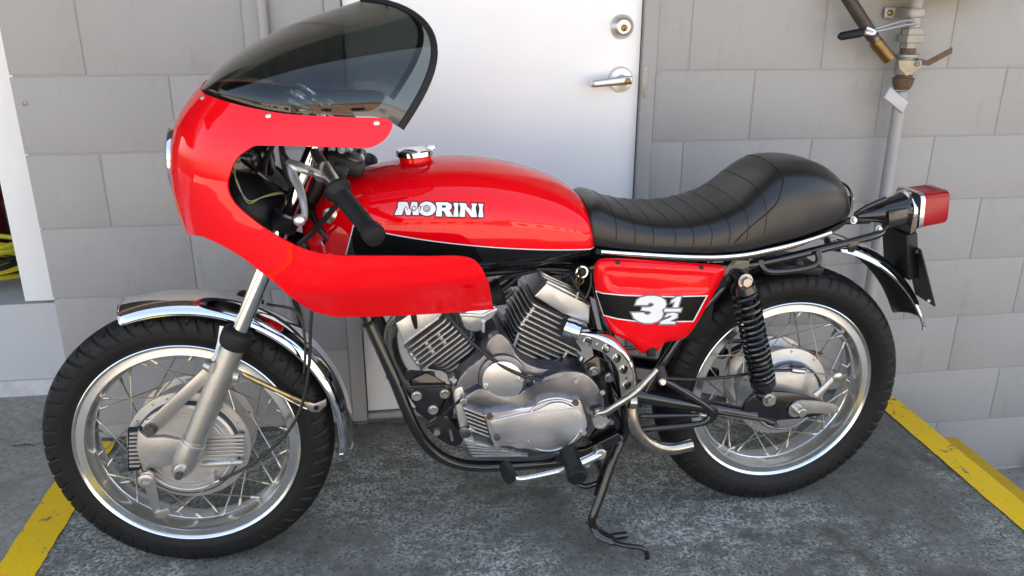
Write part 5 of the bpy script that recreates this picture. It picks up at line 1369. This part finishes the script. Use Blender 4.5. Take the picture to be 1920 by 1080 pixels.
for q in ((781, 742), (834, 738), (812, 768), (819, 808)):
    part('bolt', hexbolt(at(*q, -0.101), 0.0085, 0.010), zinc, fr)
pxt([(844, 806, -0.106), (848, 826, -0.106)], 0.0035, zinc, 'stud', fr, 0, 8)
part('rear_engine_plate', PR([(1085, 690), (1118, 668), (1140, 680), (1150, 740), (1170, 800), (1165, 835), (1120, 838), (1105, 825), (1128, 790), (1132, 752), (1112, 712)], -0.100, -0.092, 0.002), black_gloss, fr)
for q in ((1113, 695), (1143, 707)): part('bolt', hexbolt(at(*q, -0.101), 0.009, 0.010), zinc, fr)
part('brace_bolt', hexbolt(at(1159, 823, -0.112), 0.0085, 0.008), zinc, fr)
# ignition switch
ig = part('ignition_switch', lathe([(0.016, -0.03), (0.016, 0.0), (0.014, 0.003), (0.0105, 0.004)], at(1090, 509, -0.105), (0, -1, 0.1), 26), black_satin, fr)
part('switch_ring', lathe([(0.0145, 0.002), (0.0135, 0.006), (0.0105, 0.006), (0.010, 0.002)], at(1090, 509, -0.105), (0, -1, 0.1), 26), chrome, fr)

# ------------------------------------------------------------------ swinging arm, shocks
sa = part('swing_arm', tube([at(1182, 738, -0.098), at(1260, 752, -0.105), at(1340, 765, -0.110), at(1415, 778, -0.112)], [0.019, 0.0175, 0.0165, 0.015], 18, 3), black_gloss); tag(sa, 'black swinging arm')
part('arm_tube', tube([at(*p)*V(1, -1, 1) for p in ((1182, 738, -0.098), (1340, 765, -0.110), (1415, 778, -0.112))], 0.0165, 16, 3), black_gloss, sa)
part('pivot', tube([V(0.275, -0.115, 0.372), V(0.275, 0.115, 0.372)], 0.022, 18), black_gloss, sa)
part('axle_plate', PR(smoothpoly([(1395, 765), (1412, 742), (1440, 735), (1490, 738), (1540, 752), (1560, 762), (1555, 774), (1520, 782), (1460, 788), (1420, 790), (1400, 782)], 3), -0.122, -0.112, 0.003), black_gloss, sa)
part('chain_adjuster', PR(smoothpoly([(1482, 768), (1488, 756), (1500, 751), (1530, 752), (1563, 758), (1572, 766), (1566, 776), (1525, 775), (1502, 779), (1488, 777)], 3), -0.1255, -0.122, 0.0006), galv, sa)
part('axle_washer', lathe([(0.020, 0), (0.020, 0.003), (0, 0.003)], at(1492, 767, -0.1255), (0, -1, 0), 26), zinc, sa)
part('axle_bolt', lathe([(0.0115, 0), (0.0115, 0.018), (0.0095, 0.020), (0, 0.020)], at(1497, 768, -0.128), (0, -1, 0), 24), zinc, sa)
part('torque_rod', tube([at(1342, 771, -0.118), at(1362, 775, -0.122), at(1430, 786, -0.124), at(1442, 791, -0.124), at(1452, 793, -0.122)], [0.012, 0.0055, 0.0055, 0.0085, 0.0090], 12, 4), black_gloss, sa)
part('rod_nut', lathe([(0.007, 0), (0.007, 0.010), (0, 0.010)], at(1452, 795, -0.126), (0.2, -1, -0.1), 6), rust, sa)
part('adjuster_bolt', tube([at(1525, 771, -0.118), at(1527, 782, -0.118)], 0.004, 8), zinc, sa)
# near shock
def shock(s):
    def Q(px, py, y=-0.128): p = at(px, py, y); return p if s < 0 else p*V(1, -1, 1)
    a, b2 = Q(1391, 522), Q(1436, 743); ax = nrm(b2-a); L = np.linalg.norm(b2-a)
    sh = part('shock_absorber', tube([a+ax*0.02, a+ax*0.10, a+ax*0.1001, b2-ax*0.035, b2-ax*0.0349, b2-ax*0.015], [0.0135, 0.0135, 0.0165, 0.0165, 0.023, 0.018], 20), black_satin)
    tag(sh, 'near rear shock with black coil spring' if s < 0 else 'far rear shock')
    u = nrm(np.cross(ax, V(0, 1, 0))); w_ = np.cross(ax, u)
    P = []; turns = 15.5
    for i in range(int(turns*22)+1):
        f = i/(turns*22); z_ = 0.034+(L-0.085)*(f**0.86)
        t = 2*PI*turns*f; P.append(a+ax*z_+0.0262*(u*math.cos(t)+w_*math.sin(t)))
    part('spring', tube(P, 0.0046, 8), black_gloss, sh)
    part('damper_rod', tube([a+ax*0.02, a+ax*0.11], 0.0065, 12), chrome, sh)
    part('spring_cap', tube([a+ax*0.006, a+ax*0.015, a+ax*0.030], [0.018, 0.028, 0.030], 24), black_gloss, sh)
    part('spring_seat', tube([b2-ax*0.050, b2-ax*0.036, b2-ax*0.030], [0.030, 0.030, 0.024], 24), black_gloss, sh)
    part('lower_eye', tube([b2-ax*0.030, b2-ax*0.012, b2], [0.020, 0.0175, 0.014], 18), galv, sh)
    for q in (a, b2):
        part('eye', lathe([(0.017, -0.014), (0.017, 0.014)], q, (0, 1, 0), 22), black_gloss, sh)
        part('bolt', hexbolt(q+V(0, s*0.015, 0), 0.0125, 0.014, (0, s, 0)), zinc, sh)
shock(-1); shock(1)
# rear brake lever and cable
ba = part('brake_arm', tube([at(1530, 742, -0.105), at(1545, 728, -0.108), at(1566, 706, -0.110)], [0.0115, 0.0095, 0.0085], 12, 3, flat=(1, 0.6)), alu_fork); tag(ba, 'rear brake arm')
part('trunnion', lathe([(0.0115, -0.012), (0.0115, 0.010), (0.0085, 0.012), (0, 0.012)], at(1567, 704, -0.108), (0, -1, 0), 22), zinc, ba)
pxt([(1508, 697, -0.100), (1560, 704, -0.106), (1592, 708, -0.110)], 0.0018, zinc, 'inner_cable', ba, 3, 6)
pxt([(1484, 694, -0.098), (1492, 695, -0.099), (1509, 697, -0.101)], [0.0058, 0.0070, 0.0050], zinc, 'adjuster', ba, 2, 12)
pxt([(1245, 709, -0.135), (1300, 711, -0.125), (1370, 706, -0.110), (1430, 696, -0.100), (1486, 694, -0.098)], 0.0038, cable_m, 'brake_cable', None, 5, 8)
part('cable_anchor', box(at(1497, 689, -0.082), (0.03, 0.03, 0.012), None, 0.003), alu_dark, ba)
part('chain_guard', PR([(1420, 668), (1450, 655), (1500, 655), (1545, 664), (1515, 668), (1470, 668), (1430, 685)], 0.070, 0.085, 0.002), black_gloss)
for dz_ in (0.098, -0.098):
    part('chain', tube([RC+V(0.0, 0.065, dz_), V(0.30, 0.065, 0.385+dz_*0.4)], 0.006, 8, flat=(1, 0.5)), steel_dark)
part('caliper_bracket', PR([(1375, 655), (1405, 640), (1412, 690), (1395, 740), (1362, 735), (1365, 690)], 0.050, 0.060, 0.002), black_satin)

# ------------------------------------------------------------------ rear footrest hanger, kick start, pedals
hg = part('footrest_hanger', tube([at(*p) for p in ((1242, 712, -0.128), (1270, 727, -0.128), (1325, 762, -0.128), (1333, 774, -0.128), (1325, 788, -0.128), (1300, 796, -0.126), (1195, 806, -0.118))], 0.0078, 12, 4), black_gloss)
part('hanger_plate', PR(smoothpoly([(1312, 757), (1340, 763), (1348, 775), (1336, 792), (1312, 800), (1330, 780)], 2), -0.131, -0.125, 0.001), black_gloss, hg)
part('hanger_tube', tube([at(1200, 780, -0.11), at(1310, 778, -0.118)], 0.006, 10), black_gloss, hg)
part('folded_peg', tube([at(1236, 686, -0.140), at(1243, 712, -0.152)], [0.011, 0.0125], 14), mat('brown_rubber', (0.03, 0.018, 0.016), 0.6), hg)
part('peg_bolt', lathe([(0.009, 0), (0.009, 0.006), (0.006, 0.009), (0, 0.009)], at(1241, 715, -0.160), (0, -1, 0.2), 18), zinc, hg)
ks_ = part('kick_start', tube([at(*p) for p in ((1124, 775, -0.172), (1140, 771, -0.185), (1160, 757, -0.195), (1192, 735, -0.200), (1218, 708, -0.200), (1232, 692, -0.198))], [0.0105, 0.0085, 0.0080, 0.0078, 0.0075, 0.0070], 12, 5), chrome_worn)
part('kick_boss', lathe([(0.018, -0.02), (0.018, 0.008), (0.0165, 0.012), (0.012, 0.012), (0.012, 0.009), (0, 0.009)], at(1124, 787, -0.172), (0, -1, 0), 26), alu_fork, ks_)
part('kick_arm', PR([(1112, 790), (1116, 770), (1134, 766), (1138, 778), (1138, 792), (1126, 800)], -0.176, -0.166, 0.002), chrome_worn, ks_)
part('pinch_bolt', hexbolt(at(1141, 790, -0.172), 0.006, 0.012, (0.6, -0.7, 0)), zinc, ks_)
part('kick_shaft', tube([at(1124, 787, -0.10), at(1124, 787, -0.17)], 0.012, 14), steel_dark, ks_)
pd = part('gear_pedal', tube([at(*p) for p in ((1125, 851, -0.215), (1100, 862, -0.222), (1085, 869, -0.225), (1060, 880, -0.228), (1000, 894, -0.232), (975, 898, -0.234), (966, 895, -0.234), (962, 886, -0.232))], [0.0085, 0.0085, 0.0070, 0.0062, 0.0062, 0.0062, 0.0060, 0.0055], 14, 5), chrome)
part('pedal_sleeve', tube([at(1086, 869, -0.225), at(1118, 854, -0.217)], 0.0105, 16), chrome, pd)
part('pedal_boss', lathe([(0.0125, -0.02), (0.0125, 0.006), (0.010, 0.008), (0, 0.008)], at(1125, 850, -0.215), (0, -1, 0.1), 22), zinc, pd)
part('pedal_rubber', tube([at(945, 872, -0.215), at(948, 876, -0.222), at(955, 893, -0.262), at(957, 898, -0.272)], [0.011, 0.0145, 0.0145, 0.012], 18, 2), rubber, pd)
for k2 in range(8):
    t = 2*PI*k2/8; o_ = 0.0142*V(math.cos(t), 0, math.sin(t)); part('tread_rib', tube([at(949, 878, -0.224)+o_, at(955, 893, -0.260)+o_], 0.0013, 5), rubber, pd)
pg = part('footrest', tube([at(*p) for p in ((1066, 852, -0.150), (1070, 858, -0.170))], 0.010, 12), black_satin)
part('footrest_rubber', tube([at(1063, 842, -0.175), at(1066, 848, -0.182), at(1073, 868, -0.225), (at(1080, 886, -0.262)), at(1083, 893, -0.276), at(1084, 897, -0.282)], [0.017, 0.0215, 0.0195, 0.0220, 0.0230, 0.019], 22, 3, flat=(1.0, 0.95)), rubber, pg)
part('footrest_bracket', PR([(1040, 852), (1100, 842), (1160, 812), (1168, 826), (1130, 846), (1060, 868), (1042, 868)], -0.125, -0.112, 0.003), black_gloss, pg)
part('bolt', capbolt(at(1101, 871, -0.15), 0.006, 0.006), zinc, pg)

# ------------------------------------------------------------------ stand
st = part('stand', tube([at(*p) for p in ((1165, 825, -0.10), (1150, 860, -0.115), (1128, 925, -0.135), (1113, 965, -0.148), (1110, 980, -0.150), (1116, 995, -0.152))], 0.0105, 14, 5), black_gloss); tag(st, 'black centre stand resting on the concrete')
part('stand_leg', tube([at(*p)*V(1, -1, 1) for p in ((1165, 825, -0.10), (1128, 925, -0.135), (1110, 985, -0.150))], 0.0105, 12, 5), black_gloss, st)
part('stand_web', PR([(1160, 835), (1148, 832), (1120, 900), (1114, 930), (1122, 930)], -0.11, -0.106), black_gloss, st)
part('cross_tube', tube([V(at(1137, 900, -0.125)[0], -0.12, at(1137, 900, -0.125)[2]), V(at(1137, 900, -0.125)[0], 0.12, at(1137, 900, -0.125)[2])], 0.009, 12), black_gloss, st)
part('spring_arm', tube([at(1086, 908, -0.09), at(1100, 912, -0.10), at(1120, 906, -0.11)], 0.007, 10, 3), black_gloss, st)
part('foot', tube([at(*p) for p in ((1111, 985, -0.150), (1122, 1000, -0.158), (1145, 1012, -0.166), (1155, 1018, -0.170))], [0.011, 0.016, 0.015, 0.010], 12, 4, flat=(0.5, 1.0)), black_gloss, st)
part('foot_plate', tube([at(1135, 1008, -0.145), at(1173, 1003, -0.130)], 0.0095, 12), black_gloss, st)
part('tang', tube([at(*p) for p in ((1148, 1014, -0.168), (1160, 1020, -0.182), (1180, 1024, -0.196), (1202, 1027, -0.205), (1211, 1034, -0.208), (1214, 1046, -0.206))], 0.0062, 12, 5), black_gloss, st)

# ------------------------------------------------------------------ rear mudguard, lamp, plate
a0 = ang(1722, 592, 0.0, RC); a1 = ang(1575, 420, 0.0, RC)
g2 = guard(RC+V(0, 0, 0.0), 0.412, a0, a1+R(8), 0.064, 0.030, 0.0016, 'mudguard', chrome, mat('underseal', (0.020, 0.018, 0.015), 0.45), 60); tag(g2, 'chrome rear mudguard')
ln_c = at(1660, 395, 0.0)
tl_ax = nrm(at(1740, 388, 0.0)-at(1650, 398, 0.0)); tl_ax = nrm(V(tl_ax[0], 0, tl_ax[2]*0.6))
c0 = at(1605, 405, 0.0)
lm = part('tail_lamp', lathe([(0.010, 0), (0.013, 0.004), (0.036, 0.105), (0.040, 0.116), (0.042, 0.122)], c0, nrm(at(1700, 390, 0)-c0), 36), black_gloss); tag(lm, 'red tail lamp in black conical housing')
lx = nrm(at(1700, 390, 0)-c0); lz = nrm(np.cross(lx, V(0, 1, 0))); lz = lz if lz[2] > 0 else -lz
def lbox(d0, d1, hz, hy, e=0.28, n_=40, taper=1.0):
    rr = []
    for d_, sc_ in ((d0, 1.0), (d1, taper)):
        ring_ = []
        for j in range(n_):
            t = 2*PI*j/n_; c, s = math.cos(t), math.sin(t)
            ring_.append(c0+lx*d_+sc_*(V(0, 1, 0)*hy*math.copysign(abs(c)**e, c)+lz*hz*math.copysign(abs(s)**e, s)))
        rr.append(ring_)
    return rr
part('chrome_ring', lathe([(0.041, 0.118), (0.046, 0.121), (0.046, 0.130), (0.040, 0.133)], c0, lx, 40), chrome, lm)
part('rubber_gasket', loft(lbox(0.128, 0.136, 0.042, 0.044, 0.5)), rubber, lm)
part('lamp_rim', loft(lbox(0.135, 0.146, 0.045, 0.048, 0.35)), chrome, lm, 40)
R1 = lbox(0.1465, 0.206, 0.0425, 0.0455, 0.30, 48, 0.97); R2 = lbox(0.214, 0.217, 0.040, 0.042, 0.32, 48, 0.86)
part('lens', loft(R1+R2), lens_red, lm, 30)
for k2 in range(5):
    part('lens_rib', tube([c0+lx*(0.16+0.009*k2)+lz*0.0420+V(0, y, 0) for y in (-0.03, 0.03)], 0.0006, 4), lens_red, lm)
part('lamp_bracket', MB().add(box(at(1672, 400, 0.0), (0.065, 0.075, 0.040), Matrix.Rotation(R(-10), 3, 'Y'), 0.003)).add(box(at(1690, 425, 0.0), (0.016, 0.09, 0.085), None, 0.002)), black_gloss, lm)
part('number_plate_bracket', (lambda P: ([p for p in P]+[p+V(0.004, 0, 0.001) for p in P], [[0, 1, 2, 3], [4, 5, 6, 7], [0, 1, 5, 4], [1, 2, 6, 5], [2, 3, 7, 6], [3, 0, 4, 7]]))([at(1692, 450, 0.085), at(1725, 469, -0.085), at(1752, 575, -0.085), at(1716, 552, 0.085)]), rubber, lm, 0)
for q in ((1721, 472, -0.076), (1743, 564, -0.078)): part('screw', lathe([(0.004, 0), (0.004, 0.003), (0, 0.003)], at(*q), (-1, -0.1, 0), 12), zinc, lm)
part('plate_stay', box(at(1688, 470, 0.0), (0.030, 0.10, 0.12), Matrix.Rotation(R(-14), 3, 'Y'), 0.004), black_satin, lm)
part('lamp_stay', tube([at(1604, 402, -0.02), at(1625, 388, -0.03), at(1660, 373, -0.02)], 0.006, 10, 3), black_gloss, lm)
for q in ((1600, 413, -0.02), (1647, 430, -0.05)): part('bolt', hexbolt(at(*q), 0.0065, 0.008, (0, -1, 0.3)), zinc, lm)

# ------------------------------------------------------------------ key hanging in the switch (a thing of its own)
kk = empty('ignition_key'); kk.matrix_world = mm_
tag(kk, 'small key with ring hanging from the ignition switch under the tank', 'key')
part('key', box(at(1090, 509, -0.118), (0.003, 0.024, 0.016), None, 0.001), black_satin, kk)
kr = at(1087, 526, -0.122)
part('key_ring', tube([kr+0.0085*V(math.cos(t), 0.1*math.sin(t), math.sin(t)) for t in np.linspace(0, 2*PI, 24)[:-1]], 0.0011, 6, closed=True), brass, kk)
part('strap', tube([at(1088, 516, -0.124), at(1086, 535, -0.124), at(1084, 548, -0.124)], 0.0022, 6), black_satin, kk)
part('spare_key', box(at(1082, 555, -0.124), (0.0035, 0.002, 0.018), Matrix.Rotation(R(10), 3, 'Y')), zinc, kk)
bpy.context.view_layer.update()
